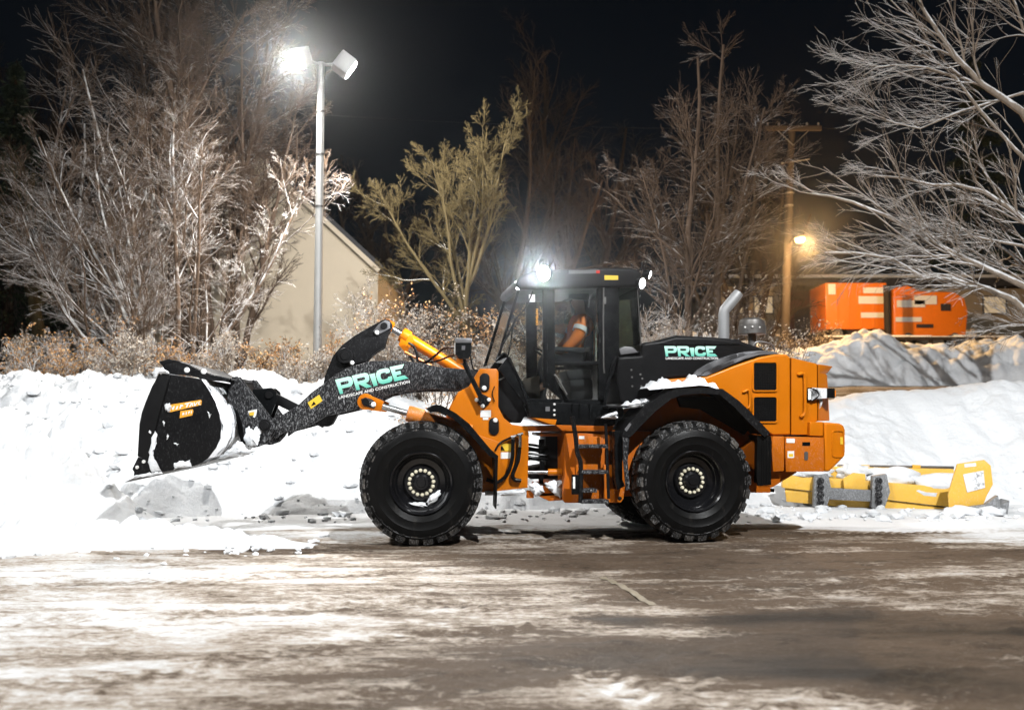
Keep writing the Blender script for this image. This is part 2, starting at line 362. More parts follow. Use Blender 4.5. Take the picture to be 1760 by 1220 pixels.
def ground_mat():
    m, nt, out = new_mat('lot_surface'); p = N(nt, 'ShaderNodeBsdfPrincipled')
    sa = N(nt, 'ShaderNodeAttribute', attribute_name='snowiness').outputs['Fac']; wa = N(nt, 'ShaderNodeAttribute', attribute_name='wetness').outputs['Fac']
    rot = (0, 0, -0.12)
    n1 = noise(nt, coords(nt, (0.24, 1.0, 1), rot=rot), 2.0, 6, 0.62)      # scraped and driven along the lane
    n2 = noise(nt, coords(nt, (0.20, 1.0, 1), rot=rot), 11.0, 6, 0.7); n5 = noise(nt, coords(nt), 105.0, 4, 0.8)
    n3 = noise(nt, coords(nt, (0.6, 1, 1), rot=rot), 24.0, 6, 0.75); n4 = noise(nt, coords(nt, (0.55, 1, 1), rot=(0, 0, 0.3)), 3.1, 6, 0.7)
    k = mth(nt, 'ADD', sa, mth(nt, 'MULTIPLY', mth(nt, 'SUBTRACT', n1, 0.5), 1.25))
    k = mth(nt, 'ADD', k, mth(nt, 'MULTIPLY', mth(nt, 'SUBTRACT', n2, 0.5), 0.6))
    k = mth(nt, 'ADD', k, mth(nt, 'MULTIPLY', mth(nt, 'SUBTRACT', n3, 0.5), 1.0))
    k = mth(nt, 'ADD', k, mth(nt, 'MULTIPLY', mth(nt, 'SUBTRACT', n4, 0.5), 1.15))
    dirt = mix(nt, n2, (0.070, 0.045, 0.028), (0.195, 0.135, 0.090)); dirt = mix(nt, ramp(nt, n3, 0.35, 0.7), dirt, (0.165, 0.118, 0.082))
    dirt = mix(nt, mth(nt, 'MULTIPLY', ramp(nt, n4, 0.50, 0.62), 0.75), dirt, (0.040, 0.026, 0.016)); dirt = mix(nt, mth(nt, 'MULTIPLY', ramp(nt, n3, 0.56, 0.66), 0.55), dirt, (0.34, 0.29, 0.24))
    dirt = mix(nt, mth(nt, 'MULTIPLY', ramp(nt, n5, 0.40, 0.28), 0.45), dirt, (0.03, 0.021, 0.015))
    wet = mix(nt, n3, (0.010, 0.008, 0.006), (0.040, 0.031, 0.023)); dirt = mix(nt, mth(nt, 'MULTIPLY', wa, 1.0, True), dirt, wet)
    slush = mix(nt, n2, (0.22, 0.170, 0.126), (0.45, 0.395, 0.335)); snow = mix(nt, mth(nt, 'ADD', mth(nt, 'MULTIPLY', n3, 0.25), mth(nt, 'SUBTRACT', mth(nt, 'MULTIPLY', sa, 1.1), 0.35), True), (0.37, 0.365, 0.355), (0.84, 0.85, 0.86))
    c = mix(nt, ramp(nt, k, 0.20, 0.52), dirt, slush); c = mix(nt, ramp(nt, k, 0.46, 0.82), c, snow)
    c = mix(nt, mth(nt, 'MULTIPLY', ramp(nt, n5, 0.60, 0.72), 0.4), c, (0.66, 0.65, 0.63));
    L(nt, c, p.inputs['Base Color'])
    r = mth(nt, 'SUBTRACT', 0.85, mth(nt, 'MULTIPLY', wa, 0.2)); L(nt, r, p.inputs['Roughness']); p.inputs['Specular IOR Level'].default_value = 0.12
    h = mth(nt, 'ADD', mth(nt, 'MULTIPLY', k, 0.6), mth(nt, 'ADD', mth(nt, 'MULTIPLY', n3, 0.5), mth(nt, 'MULTIPLY', n5, 0.35)))
    L(nt, bump(nt, h, 0.4, 0.025), p.inputs['Normal']); L(nt, p.outputs[0], out.inputs[0])
ground_mat()

def axis(parts):
    return np.unique(np.concatenate([np.linspace(a, b, n) for a, b, n in parts]))
def grid_faces(nx, ny):
    i = np.arange(nx - 1)[:, None] * ny + np.arange(ny - 1)[None, :]; i = i.ravel()
    return np.stack([i, i + ny, i + ny + 1, i + 1], 1)
def set_attr(me, name, vals):
    a = me.attributes.new(name, 'FLOAT', 'POINT'); a.data.foreach_set('value', np.ascontiguousarray(vals, np.float32).ravel())

gx = axis([(-900, -60, 20), (-60, -11, 60), (-11, 11, 290), (11, 60, 60), (60, 900, 20)])
gy = axis([(-120, 3.5, 20), (3.5, 14, 210), (14, 22, 70), (22, 70, 50), (70, 1500, 24)])
X, Y = np.meshgrid(gx, gy, indexing='ij')
ca, sa_ = math.cos(0.12), math.sin(0.12); U, Vv = X * ca + Y * sa_, -X * sa_ + Y * ca
def relief(X, Y):
    U, Vv = X * ca + Y * sa_, -X * sa_ + Y * ca
    return (fbm(U * 0.35, Vv * 3.2, 1, 4) - 0.5) * 0.06 + (fbm(U * 1.6, Vv * 9.0, 2, 3) - 0.5) * 0.022
ruts = (fbm(U * 0.35, Vv * 3.2, 1, 4) - 0.5) * 0.06 + (fbm(U * 1.6, Vv * 9.0, 2, 3) - 0.5) * 0.022
near = sstep(2.5, 4.5, Y) * (1 - sstep(20, 26, Y))
clod = np.clip(0.32 - cells(X * 3.1, Y * 3.1, 3), 0, 1) * (fbm(X * 0.7, Y * 0.7, 5) > 0.55) * 0.16
Z = land(X, Y) + near * (ruts + clod * 0.5) + (1 - near) * (fbm(X * .2, Y * .2, 8) - .5) * 0.25 * (Y > 20)
# how much snow is left on the scraped surface
S = 0.40 + 0.29 * sstep(2.0, -5.5, X + (Y - 8) * 0.25) + (fbm(U * 0.22, Vv * 0.9, 21, 4) - 0.5) * 0.55
S = S + 0.55 * sstep(12.7, 15.8, Y - 0.05 * X + (fbm(U * 0.5, Vv * 2.0, 81, 4) - 0.5) * 3.0)
S -= 0.10 * sstep(-1.5, 2.0, X) * sstep(14.5, 12.5, Y)
S -= 0.42 * patch(X, Y, 1130, 960, 3.3, 1.15, 0.10) + 0.50 * patch(X, Y, 1360, 915, 1.55, 0.55, 0.04) + 0.30 * patch(X, Y, 1400, 1100, 3.0, 1.4, 0.1) + 0.25 * patch(X, Y, 300, 1120, 1.6, 0.7, 0.1)
S -= 0.42 * patch(X, Y, 520, 946, 1.5, 0.30, 0.1) + 0.25 * patch(X, Y, 700, 1190, 1.2, 0.45, 0.1) + 0.3 * patch(X, Y, 100, 905, 1.6, 0.5, 0.0)
S += 0.42 * sstep(14.0, 15.6, Y) + 0.6 * patch(X, Y, 1640, 905, 2.6, 1.0, 0.0)
S += 0.35 * patch(X, Y, 330, 985, 2.2, 0.5, 0.05) + 0.30 * patch(X, Y, 1700, 925, 1.3, 0.9, 0.0) + 0.18 * patch(X, Y, 640, 1090, 1.4, 0.35, 0.15) + 0.25 * patch(X, Y, 1000, 1190, .5, .3, -.7)
for k, (dx, w) in enumerate([(-0.10, .05), (0.14, .05)]):                # pressed tyre cleat marks in the foreground
    c = gp(1095, 1180); t = ((X - c.x) * 0.55 + (Y - c.y) * 0.83); s_ = ((X - c.x) * 0.83 - (Y - c.y) * 0.55) - dx
    S += 0.16 * np.exp(-(s_ / w) ** 2) * np.exp(-(t / 0.55) ** 2)
road = sstep(24.0, 25.0, Y) * (1 - sstep(29.5, 30.5, Y)) * sstep(0, 3, X)
S = np.where(Y > 20, 0.85 - 0.45 * road, S)
Wt = 0.15 + 0.85 * patch(X, Y, 1360, 1062, 0.95, 0.26, 0.1) + 0.8 * patch(X, Y, 1650, 1085, 1.1, 0.22, 0.05) + 0.7 * patch(X, Y, 1055, 1066, 0.28, 0.2, -0.3) + 0.7 * patch(X, Y, 1500, 1160, 0.9, 0.3, -0.2) + 0.45 * patch(X, Y, 1250, 1130, 1.5, 0.6, 0) + 0.35 * sstep(1.0, 5.0, X) * sstep(9, 6, Y)
S -= 0.85 * (np.clip(Wt - 0.2, 0, 1)) * (Y < 14)
def track(p0, p1, w, depth, cleat, s_gain, w_gain=0.0):
    """a wheel track pressed into the packed snow: flat rut with chevron cleats and squeezed-up shoulders"""
    global Z, S, Wt
    d = (p1 - p0); ln = d.length; d = d / ln; t = (X - p0.x) * d.x + (Y - p0.y) * d.y; s = -(X - p0.x) * d.y + (Y - p0.y) * d.x
    inside = sstep(w * 0.5 + 0.05, w * 0.5 - 0.03, np.abs(s)) * sstep(-0.4, 0.4, t) * sstep(ln + 0.4, ln - 0.4, t) * (0.35 + 0.65 * sstep(0.35, 0.6, fbm(t * 0.8, s * 2.0, 91, 3)))
    ridge = 0.5 + 0.5 * np.sin((t + np.abs(s) * 0.75) * 2 * math.pi / cleat); edge = np.exp(-((np.abs(s) - w * 0.5 - 0.04) / 0.05) ** 2) * sstep(-0.4, 0.4, t) * sstep(ln + 0.4, ln - 0.4, t)
    Z = Z + inside * (-depth + depth * 0.9 * sstep(0.45, 0.75, ridge)) + edge * depth * 0.5; S = S + inside * s_gain * (0.4 + 1.2 * (ridge - 0.5)) ; Wt = Wt + inside * w_gain
def wheel_paths():
    for (ax, ay, bx, by, w, dp, g, wg) in ((700, 934, 2050, 905, 0.5, 0.022, -0.22, 0.1), (700, 898, 1900, 886, 0.5, 0.02, -0.15, 0.05), (-60, 1010, 1500, 958, 0.42, 0.014, -0.22, 0.0), (-60, 1075, 1900, 985, 0.42, 0.016, -0.25, 0.05),
                                           (980, 1130, 1260, 1300, 0.26, 0.02, 0.30, 0.0), (1090, 1120, 1420, 1300, 0.26, 0.02, 0.26, 0.0), (200, 1290, 1250, 1090, 0.4, 0.018, -0.3, 0.1), (-60, 1200, 900, 1075, 0.4, 0.016, -0.28, 0.0), (1250, 1290, 1900, 1060, 0.42, 0.02, 0.15, 0.0)):
        track(gp(ax, ay), gp(bx, by), w, dp, 0.17, g, wg)
wheel_paths()
me = raw_mesh('ground', np.stack([X, Y, Z], -1).reshape(-1, 3), grid_faces(*X.shape), 'lot_surface')
set_attr(me, 'snowiness', S); set_attr(me, 'wetness', np.clip(Wt, 0, 1))
tag(link('ground', me), kind='structure')

def heightfield(name, xs, ys, fn, mat, label=None):
    X, Y = np.meshgrid(xs, ys, indexing='ij'); Z = fn(X, Y)
    return tag(link(name, raw_mesh(name, np.stack([X, Y, Z], -1).reshape(-1, 3), grid_faces(*X.shape), mat)), label, kind='structure')
def lumps(X, Y, a, s, seed):
    wx, wy = (fbm(X * s * 1.7, Y * s * 1.7, seed + 40, 2) - 0.5) * 0.6, (fbm(X * s * 1.7, Y * s * 1.7, seed + 50, 2) - 0.5) * 0.6
    return 0.7 * a * np.clip(1 - (cells(X * s + wx, Y * s + wy, seed) / 0.62) ** 2, 0, 1) ** 0.8
def bank(X, Y):
    crest = np.interp(X, [-40, -14, -8, -4.2, -2.4, 0, 4, 5.4, 6.4, 7.8, 10, 14, 40], [2.2, 2.2, 2.2, 2.25, 1.95, 1.6, 1.3, 1.45, 1.75, 2.0, 2.25, 2.3, 2.3])
    crest = crest + (fbm(X * 0.55, Y * 0.5, 31, 3) - 0.5) * 0.35
    foot = np.interp(X, [-40, -12, -6, -2, 2, 5, 8, 12, 40], [15.0, 15.3, 15.7, 16.6, 17.5, 17.8, 18.0, 17.6, 16.5]) + (fbm(X * 0.9, Y * 0 + 3, 35, 3) - 0.5) * 0.9
    top = foot + 3.2; t = np.clip((Y - foot) / (top - foot), 0, 1)
    z = crest * (0.55 * t + 0.45 * np.sin(t * math.pi / 2) ** 1.3) * np.where(Y < top, 1, 1 - 0.30 * sstep(0, 4.5, Y - top))
    rough = (fbm(X * 1.1, Y * 1.1, 41, 5, 0.55) - 0.5) * 0.28 * (0.6 + 0.7 * sstep(3.0, -2.0, X)) + (lumps(X, Y, 0.16, 1.5, 4) + lumps(X, Y, 0.13, 3.9, 6) + lumps(X, Y, 0.08, 9.0, 7)) * (0.35 + 0.75 * sstep(4.0, -2.0, X)) * (0.3 + 1.1 * sstep(0.4, 0.65, fbm(X * 0.6, Y * 0.6, 45, 3)))
    return z + rough * sstep(-0.15, 0.5, Y - foot) * 0.85 - 0.25 * sstep(0.05, -0.35, Y - foot)
heightfield('snow_bank', axis([(-40, -11, 70), (-11, 11.5, 430), (11.5, 40, 70)]), axis([(14.2, 20.5, 150), (20.5, 25, 30)]), bank, 'snow_bank')
def far_bank(X, Y):
    d = np.abs(Y - 32.0) / 2.0
    return land(X, Y) - 0.3 + 1.75 * np.clip(1 - d ** 2, -0.2, 1) * (0.8 + 0.7 * (fbm(X * 0.35, X * 0 + 1, 51, 3) - 0.4)) + (fbm(X * 1.0, Y * 1.0, 55, 4) - 0.5) * 0.5 + lumps(X, Y, 0.22, 1.1, 14) + lumps(X, Y, 0.16, 2.6, 15)
heightfield('far_snow_bank', axis([(2, 26, 300)]), axis([(29.6, 34.4, 80)]), far_bank, 'snow_bank')
def pile(X, Y):
    z = 1.65 * np.exp(-(((X + 9.1) / 2.2) ** 4 + ((Y - 15.4) / 1.5) ** 2)) + 0.5 * np.exp(-(((X + 6.6) / 0.9) ** 2 + ((Y - 15.2) / 0.8) ** 2)) - 0.12
    m = np.clip(z * 2.2, 0, 1)
    return z + m * ((fbm(X * 1.3, Y * 1.3, 61, 5) - 0.45) * 0.45 + lumps(X, Y, 0.26, 1.9, 8) + lumps(X, Y, 0.20, 4.1, 9) + lumps(X, Y, 0.10, 8.5, 10))
heightfield('snow_pile', axis([(-13.5, -5.0, 210)]), axis([(12.9, 17.8, 130)]), pile, 'snow_dirty')
def windrow(X, Y):
    yc = 11.35 + 0.62 * (X + 6.4) + (fbm(X * 0.9, X * 0, 71, 2) - 0.5) * 0.35; h = np.interp(X, [-9, -6, -4.6, -3.4, -1.9], [0.34, 0.30, 0.24, 0.15, 0.0])
    yc = np.minimum(yc, 12.3)
    z = h * np.exp(-((Y - yc) / 0.34) ** 2) - 0.045; m = np.clip(z * 6, 0, 1)
    return z + m * (lumps(X, Y, 0.17, 3.4, 12) + lumps(X, Y, 0.09, 8, 13) + (fbm(X * 3, Y * 3, 75, 4) - 0.5) * 0.12)
heightfield('plowed_windrow', axis([(-9, -1.5, 260)]), axis([(9.4, 13.6, 130)]), windrow, 'snow_bank')

# loose clods of snow thrown over the lot: more than anyone could count
def clods():
    b = bmesh.new(); bmesh.ops.create_icosphere(b, subdivisions=1, radius=1); bv = np.array([v.co[:] for v in b.verts]); bf = np.array([[v.index for v in f.verts] for f in b.faces]); b.free()
    n = 1100; Vs, Fs = [], []; base = 0
    for i in range(n):
        q = random.random(); zb = 0.0
        if q < 0.16: x = random.uniform(-8, -2.5); y = min(11.35 + 0.62 * (x + 6.4), 12.3) + random.gauss(0, 0.45); s = random.uniform(0.02, 0.075)
        elif q < 0.90:
            x = random.uniform(-11, 10); y = random.uniform(15.0, 19.0); s = random.uniform(0.015, 0.035) + 0.10 * random.random() ** 5; zb = max(0.0, float(bank(np.array([[x]]), np.array([[y]]))[0, 0]), float(pile(np.array([[x]]), np.array([[y]]))[0, 0]) if x < -5 else 0)
        elif q < 0.90: continue
        else: x = random.uniform(-8, -2.5); y = min(11.35 + 0.62 * (x + 6.4), 12.3) + random.gauss(0, 0.6); s = random.uniform(0.012, 0.04)
        jit = 1 + RNG.uniform(-0.32, 0.32, (len(bv), 1)); v = bv * jit * np.array([s * random.uniform(0.8, 1.5), s, s * random.uniform(0.5, 0.8)])
        Vs.append(v + np.array([x, y, zb + s * 0.3])); Fs.append(bf + base); base += len(bv)
    return raw_mesh('snow_clods', np.concatenate(Vs), np.concatenate(Fs), 'snow', False)
tag(link('snow_clods', clods()), 'loose clods of snow scattered over the scraped lot', 'snow', kind='stuff')

def painted_line():
    a, b = gp(1036, 990), gp(1130, 1043); mb = MB()
    for p, q, w in ((a, b, 0.035),):
        d = (q - p).normalized(); n = Vector((-d.y, d.x, 0)) * w; K = 30
        for i in range(K):
            p0, p1 = p.lerp(q, i / K), p.lerp(q, (i + 0.97) / K)
            mb.add([(*q_[:2], float(relief(np.array(q_.x), np.array(q_.y))) + 0.006) for q_ in (p0 + n, p0 - n, p1 - n, p1 + n)], [(0, 1, 2, 3)])
    return mb.build('painted_line', 'line_paint')
# ------------------------------------------------------------------ the wheel loader
WB, TW = 3.42, 2.6                                         # wheelbase, width over the tyres
FY, RY = R(4.5), R(8.5)
FF = Frame(-1.125, 12.15, FY)
_fa = FF.w(0, TW / 2, 0); _ar = FF.w(WB / 2, TW / 2, 0)
_u = Vector((math.cos(RY), math.sin(RY), 0)); _v = Vector((-math.sin(RY), math.cos(RY), 0))
_ro = _ar + _u * (WB / 2) - _v * (TW / 2)
RF = Frame(_ro.x, _ro.y, RY)                                # u = 0 at the rear axle
ROOT = Vector((_ar.x, _ar.y, 0))
loader = thing('wheel_loader', 'orange and black articulated wheel loader with raised black bucket driving across the lot', 'wheel loader', ROOT)

def part(mb, name, mats, fr, parent=None, bevel=0.0, seg=2, angle=35):
    return mb.build(name, mats, parent or loader, fr, bevel, seg, angle, ROOT)
def M1(fr, p, v): return fr.m(p[0][0], p[0][1], v)

# ---- wheels
RW, TWID = 0.78, 0.60
def tyre_mesh():
    mb = MB()
    prof = [(0.375, 0.10), (0.40, 0.06), (0.46, 0.035), (0.475, 0.028), (0.49, 0.030), (0.56, 0.012), (0.575, 0.006), (0.585, 0.010), (0.63, 0.018), (0.665, 0.035), (0.675, 0.030), (0.69, 0.038), (0.735, 0.075), (0.750, 0.12)]
    full = prof + [(0.757, TWID / 2)] + [(r, TWID - h) for r, h in prof[::-1]]
    mb.lathe(full, (0, 0, 0), (0, 1, 0), 72, (False, False)); mb.cur = 1
    n = 26
    for i in range(n):                                     # chevron lugs, staggered left and right
        for side in (0, 1):
            a0 = 2 * math.pi * (i + 0.5 * side) / n; half = math.pi / n * 0.74
            def P(r, h, a):
                hh = h if side == 0 else TWID - h
                return (r * math.cos(a), hh, r * math.sin(a))
            sl = 0.11
            A = [P(0.70, 0.045, a0 - half), P(0.70, 0.045, a0 + half), P(0.728, TWID * 0.53, a0 + half * 0.7 + sl), P(0.728, TWID * 0.53, a0 - half * 0.7 + sl)]
            B = [P(0.765, 0.075, a0 - half * 0.8), P(0.765, 0.075, a0 + half * 0.8), P(RW, TWID * 0.5, a0 + half * 0.5 + sl), P(RW, TWID * 0.5, a0 - half * 0.5 + sl)]
            C = [P(0.655, 0.022, a0 - half * 0.7), P(0.655, 0.022, a0 + half * 0.7)]
            mb.add(A + B, [(4, 5, 6, 7), (0, 1, 5, 4), (1, 2, 6, 5), (2, 3, 7, 6), (3, 0, 4, 7)])
            mb.add([C[0], C[1], A[1], A[0], B[1], B[0]], [(0, 1, 4, 5), (0, 5, 3), (1, 2, 4)])
    return mb.mesh('wheel', ['rubber', 'tread_rubber'], angle=30)
def rim_mesh():
    mb = MB(); mb.lathe([(0.385, 0.07), (0.395, 0.045), (0.385, 0.035), (0.365, 0.05), (0.345, 0.10), (0.335, 0.17), (0.318, 0.19), (0.30, 0.235), (0.235, 0.245), (0.22, 0.215), (0.205, 0.205), (0.118, 0.205), (0.108, 0.165), (0.085, 0.150), (0.06, 0.150), (0.052, 0.135), (0.001, 0.135)], (0, 0, 0), (0, 1, 0), 64, (False, False))
    mb.lathe([(0.37, 0.10), (0.37, 0.5), (0.001, 0.5)], (0, 0, 0), (0, 1, 0), 32, (False, False))
    return mb.mesh('rim', 'rim_black', angle=28)
tyre_me, rim_me = tyre_mesh(), rim_mesh()
bm_ = MB(); bm_.lathe([(0.001, -0.026), (0.016, -0.024), (0.024, -0.012), (0.026, 0.0), (0.026, 0.03)], (0, 0, 0), (0, 1, 0), 10); bolt_me = bm_.mesh('wheel_bolt', 'bolt_cream')
def snow_lump(seed, sx, sy, sz, bumps=0.25, n=3):
    b = bmesh.new(); bmesh.ops.create_icosphere(b, subdivisions=n, radius=1); rr = random.Random(seed); ph = [rr.uniform(0, 6) for _ in range(6)]
    for v in b.verts:
        c = v.co.copy(); k = 1 + bumps * (math.sin(c.x * 4 + ph[0]) * math.sin(c.y * 3.4 + ph[1]) + 0.6 * math.sin(c.z * 7 + ph[2] + c.x * 5) + 0.4 * math.sin(c.x * 11 + ph[3]) * math.sin(c.y * 9 + ph[4] + c.z * 8))
        v.co = Vector((c.x * sx, c.y * sy, c.z * sz)) * k
    me = bpy.data.meshes.new('snow_patch'); b.to_mesh(me); b.free(); me.materials.append(MATS['snow']); me.polygons.foreach_set('use_smooth', [True] * len(me.polygons)); return me
def wheel(fr, v, spin, far=False, snow=False):
    o = link('wheel', tyre_me, loader, fr.w(0, v, RW) - ROOT, (0, 0, fr.yaw + (math.pi if far else 0)))
    h = link('rim', rim_me, o)
    if not far:
        for i in range(16):
            a = 2 * math.pi * (i + spin) / 16; link('wheel_bolt', bolt_me, o, (0.152 * math.cos(a), 0.205, 0.152 * math.sin(a)))
    if snow:
        link('snow_patch', snow_lump(3, 0.105, 0.05, 0.045, 0.2), o, (0.155, 0.215, -0.19), (0, -0.80, 0))
        link('snow_patch', snow_lump(5, 0.115, 0.035, 0.028, 0.3), o, (-0.03, 0.22, -0.275), (0, 0.12, 0))
    return o
wheel(FF, 0.0, 0.2, snow=True); wheel(RF, 0.0, 0.6); wheel(FF, TW, 0, True); wheel(RF, TW, 0, True)

# ---- axles and frames
CV = TW / 2
for fr in (FF, RF):
    mb = MB(); mb.lathe([(0.2, 0.42), (0.2, 0.62), (0.15, 0.75), (0.16, 0.95), (0.30, 1.1), (0.32, 1.3), (0.30, 1.5), (0.16, 1.65), (0.15, 1.85), (0.2, 1.98), (0.2, 2.18)], (0, 0, RW), (0, 1, 0), 24)
    part(mb, 'axle', 'orange_dirty', fr)

def uz(fr, v, pts): return fr.mp(pts, v)
tower = uz(FF, 0.58, [(825, 633.5), (853, 633.5), (857, 638), (856.5, 699), (866, 718), (880, 729.5), (907, 733), (909, 745), (907, 838), (835, 846), (770, 846), (745, 800), (772, 705), (787, 674), (806, 664), (819, 642)])
mb = MB(); mb.prism(tower, 0.58, 0.64); mb.prism(tower, TW - 0.64, TW - 0.58)
core = uz(FF, 0.64, [(800, 722), (905, 742), (904, 834), (700, 838), (640, 820), (680, 760)]); mb.prism(core, 0.645, TW - 0.645)
mb.prism(uz(FF, 0.64, [(700, 790), (800, 740), (860, 760), (860, 830), (700, 835)]), 0.55, 0.575)
front_frame = part(mb, 'front_frame', 'orange', FF, bevel=0.012)
def plate(fr, pts, v, th, name, mat, parent, bevel=0.0):
    mb = MB(); mb.prism(uz(fr, v, pts), v - th, v); return part(mb, name, mat, fr, parent, bevel)
def rrect(x0, y0, x1, y1, r, k=4):
    pts = []
    for cx, cy, a0 in ((x1 - r, y0 + r, -90), (x1 - r, y1 - r, 0), (x0 + r, y1 - r, 90), (x0 + r, y0 + r, 180)):
        for i in range(k + 1):
            a = R(a0 + 90 * i / k); pts.append((cx + r * math.cos(a), cy + r * math.sin(a)))
    return pts
def dot(fr, px, py, v, r, name='bolt', mat='white_paint', parent=None, th=0.02):
    u, z = fr.m(px, py, v); mb = MB(); mb.lathe([(0.001, -th), (r * 0.7, -th), (r, -th * 0.5), (r, 0)], (u, v, z), (0, 1, 0), 12); return part(mb, name, mat, fr, parent)
for (x0, y0, x1, y1), (bx, by) in ((Z2(1543, 425)[0] + Z2(1607, 543)[0], Z2(1572, 522)[0]), (Z2(1603, 716)[0] + Z2(1668, 828)[0], Z2(1645, 733)[0])):
    q = plate(FF, rrect(x0, y0, x1, y1, 7.5), 0.579, 0.022, 'pin_cover', 'black_matt', front_frame, 0.005); dot(FF, bx, by, 0.557, 0.032, 'bolt', 'white_paint', front_frame)
plate(FF, Z2(1547, 667, 1616, 667, 1616, 712, 1547, 712), 0.579, 0.004, 'label_plate', 'white_paint', front_frame)
plate(FF, Z2(1563, 715, 1600, 715, 1600, 730, 1563, 730), 0.579, 0.004, 'label_plate', 'white_paint', front_frame)
plate(FF, Z5(158, 533, 255, 533, 255, 588, 155, 588), 0.579, 0.004, 'warning_label', 'yellow_decal', front_frame)
plate(FF, Z5(163, 583, 185, 545, 207, 583), 0.574, 0.002, 'warning_triangle', 'black', front_frame)
plate(FF, Z5(167, 597, 255, 597, 255, 643, 167, 645), 0.579, 0.004, 'label_plate', 'white_paint', front_frame)
def curve_pts(P, k=6):
    P = [Vector(p) for p in P]; out = []
    for i in range(len(P) - 1):
        a, b, c, d = P[max(i - 1, 0)], P[i], P[i + 1], P[min(i + 2, len(P) - 1)]
        for j in range(k):
            t = j / k; out.append(0.5 * ((2 * b) + (c - a) * t + (2 * a - 5 * b + 4 * c - d) * t * t + (3 * b - a - 3 * c + d) * t ** 3))
    return out + [P[-1]]
def hose(fr, pts, v, r=0.022, name='hose', mat='black', parent=None, vs=None, n=8):
    P = []
    for i, (x, y) in enumerate(pts):
        vv = vs[i] if vs else v; u, z = fr.m(x, y, vv); P.append((u, vv, z))
    mb = MB(); mb.tube(curve_pts(P), r, n); return part(mb, name, mat, fr, parent)
hose(FF, Z5(270, 500, 268, 560, 262, 650, 225, 760, 155, 820, 70, 800), 0.50, 0.026, parent=front_frame)
hose(FF, Z5(322, 480, 318, 560, 306, 660, 268, 760, 280, 800, 330, 810), 0.52, 0.026, parent=front_frame)
hose(FF, Z5(135, 585, 170, 530, 235, 495, 300, 470, 330, 485), 0.54, 0.014, parent=front_frame)
hose(FF, Z2(1640, 510, 1625, 560, 1640, 610), 0.56, 0.007, parent=front_frame)
for x, y in (Z5(270, 500)[0], Z5(322, 483)[0]):
    u, z = FF.m(x, y, 0.5); mb = MB(); mb.tube([(u - 0.03, 0.5, z + 0.03), (u + 0.04, 0.5, z + 0.045)], 0.018, 8); mb.tube([(u, 0.5, z + 0.03), (u, 0.5, z - 0.13)], 0.024, 8); part(mb, 'hose_fitting', 'steel', FF, front_frame)

# ---- boom
armpts = Z2(190, 715, 240, 700, 345, 640, 440, 550, 510, 500, 600, 430, 700, 380, 830, 345, 1000, 340, 1150, 355, 1280, 385, 1420, 396, 1560, 406, 1500, 515, 1400, 530, 1200, 530, 1050, 545, 950, 565, 900, 590, 850, 620, 760, 655, 650, 680, 540, 705, 420, 770, 310, 800, 250, 815, 200, 850)
ARM_V = 0.70; arm_uz = uz(FF, ARM_V, armpts)
for i, (v0, v1) in enumerate(((ARM_V, ARM_V + 0.09), (TW - ARM_V - 0.09, TW - ARM_V))):
    mb = MB(); mb.prism(arm_uz, v0, v1); o = part(mb, 'boom_arm', 'arm_black', FF, bevel=0.010)
    if i == 0: arm = o
def affine_letters(fr, v, o, ex, ey, polys, name, mat, parent, rise=None, th=0.004):
    """print: polys in a unit square (x right, y up) laid on the plane v, spanned by sighted corners"""
    mb = MB(); O, EX, EY = Vector(fr.m(*o, v)), Vector(fr.m(*ex, v)), Vector(fr.m(*ey, v)); rs = []
    for V, Fs in polys:
        P = [O + (EX - O) * a + (EY - O) * b for a, b in V]; mb.add([(p.x, v - th, p.y) for p in P], Fs); rs += [b for a, b in V]
    mb.v = [tuple(fr.w(*p) - ROOT) for p in mb.v]; me = bpy.data.meshes.new(name); me.from_pydata(mb.v, [], mb.f); me.materials.append(MATS[mat]); set_attr(me, 'rise', np.array(rs))
    return link(name, me, parent)
def word_polys():
    X0, X1, Y0, Y1 = 270.0, 1415.0, 185.0, 408.0; out = []
    def q(pts): out.append(([((x - X0) / (X1 - X0), (Y1 - y) / (Y1 - Y0)) for x, y in pts], [tuple(range(len(pts)))]))
    def ring(O, I, dx=0):
        for i in range(len(O) - 1): q([(O[i][0] + dx, O[i][1]), (O[i + 1][0] + dx, O[i + 1][1]), (I[i + 1][0] + dx, I[i + 1][1]), (I[i][0] + dx, I[i][1])])
    bo = [(338, 185), (486, 185), (522, 198), (540, 230), (542, 262), (534, 300), (505, 328), (470, 335), (349, 335)]; bi = [(342, 240), (450, 240), (464, 243), (472, 252), (474, 262), (470, 274), (460, 282), (448, 285), (346, 285)]
    q([(270, 185), (338, 185), (354, 408), (302, 408)]); ring(bo, bi); q([(540, 185), (605, 185), (626, 408), (570, 408)]); ring(bo, bi, 266)
    q([(636, 335), (735, 335), (822, 408), (732, 408)]); q([(815, 222), (905, 222), (912, 408), (848, 408)])
    ring([(1142, 262), (1150, 232), (1138, 205), (1110, 190), (1000, 185), (950, 200), (922, 240), (920, 290), (928, 345), (950, 385), (1000, 406), (1110, 406), (1150, 390), (1166, 350), (1160, 318)], [(1080, 268), (1084, 258), (1075, 250), (1060, 245), (1020, 245), (1000, 252), (988, 270), (985, 292), (988, 318), (1000, 336), (1020, 345), (1070, 345), (1090, 340), (1100, 330), (1102, 320)])
    q([(1156, 185), (1224, 185), (1246, 408), (1188, 408)]); q([(1224, 185), (1392, 188), (1348, 246), (1228, 243)]); q([(1231, 272), (1312, 272), (1316, 326), (1236, 326)]); q([(1240, 350), (1360, 350), (1415, 408), (1246, 408)])
    return out
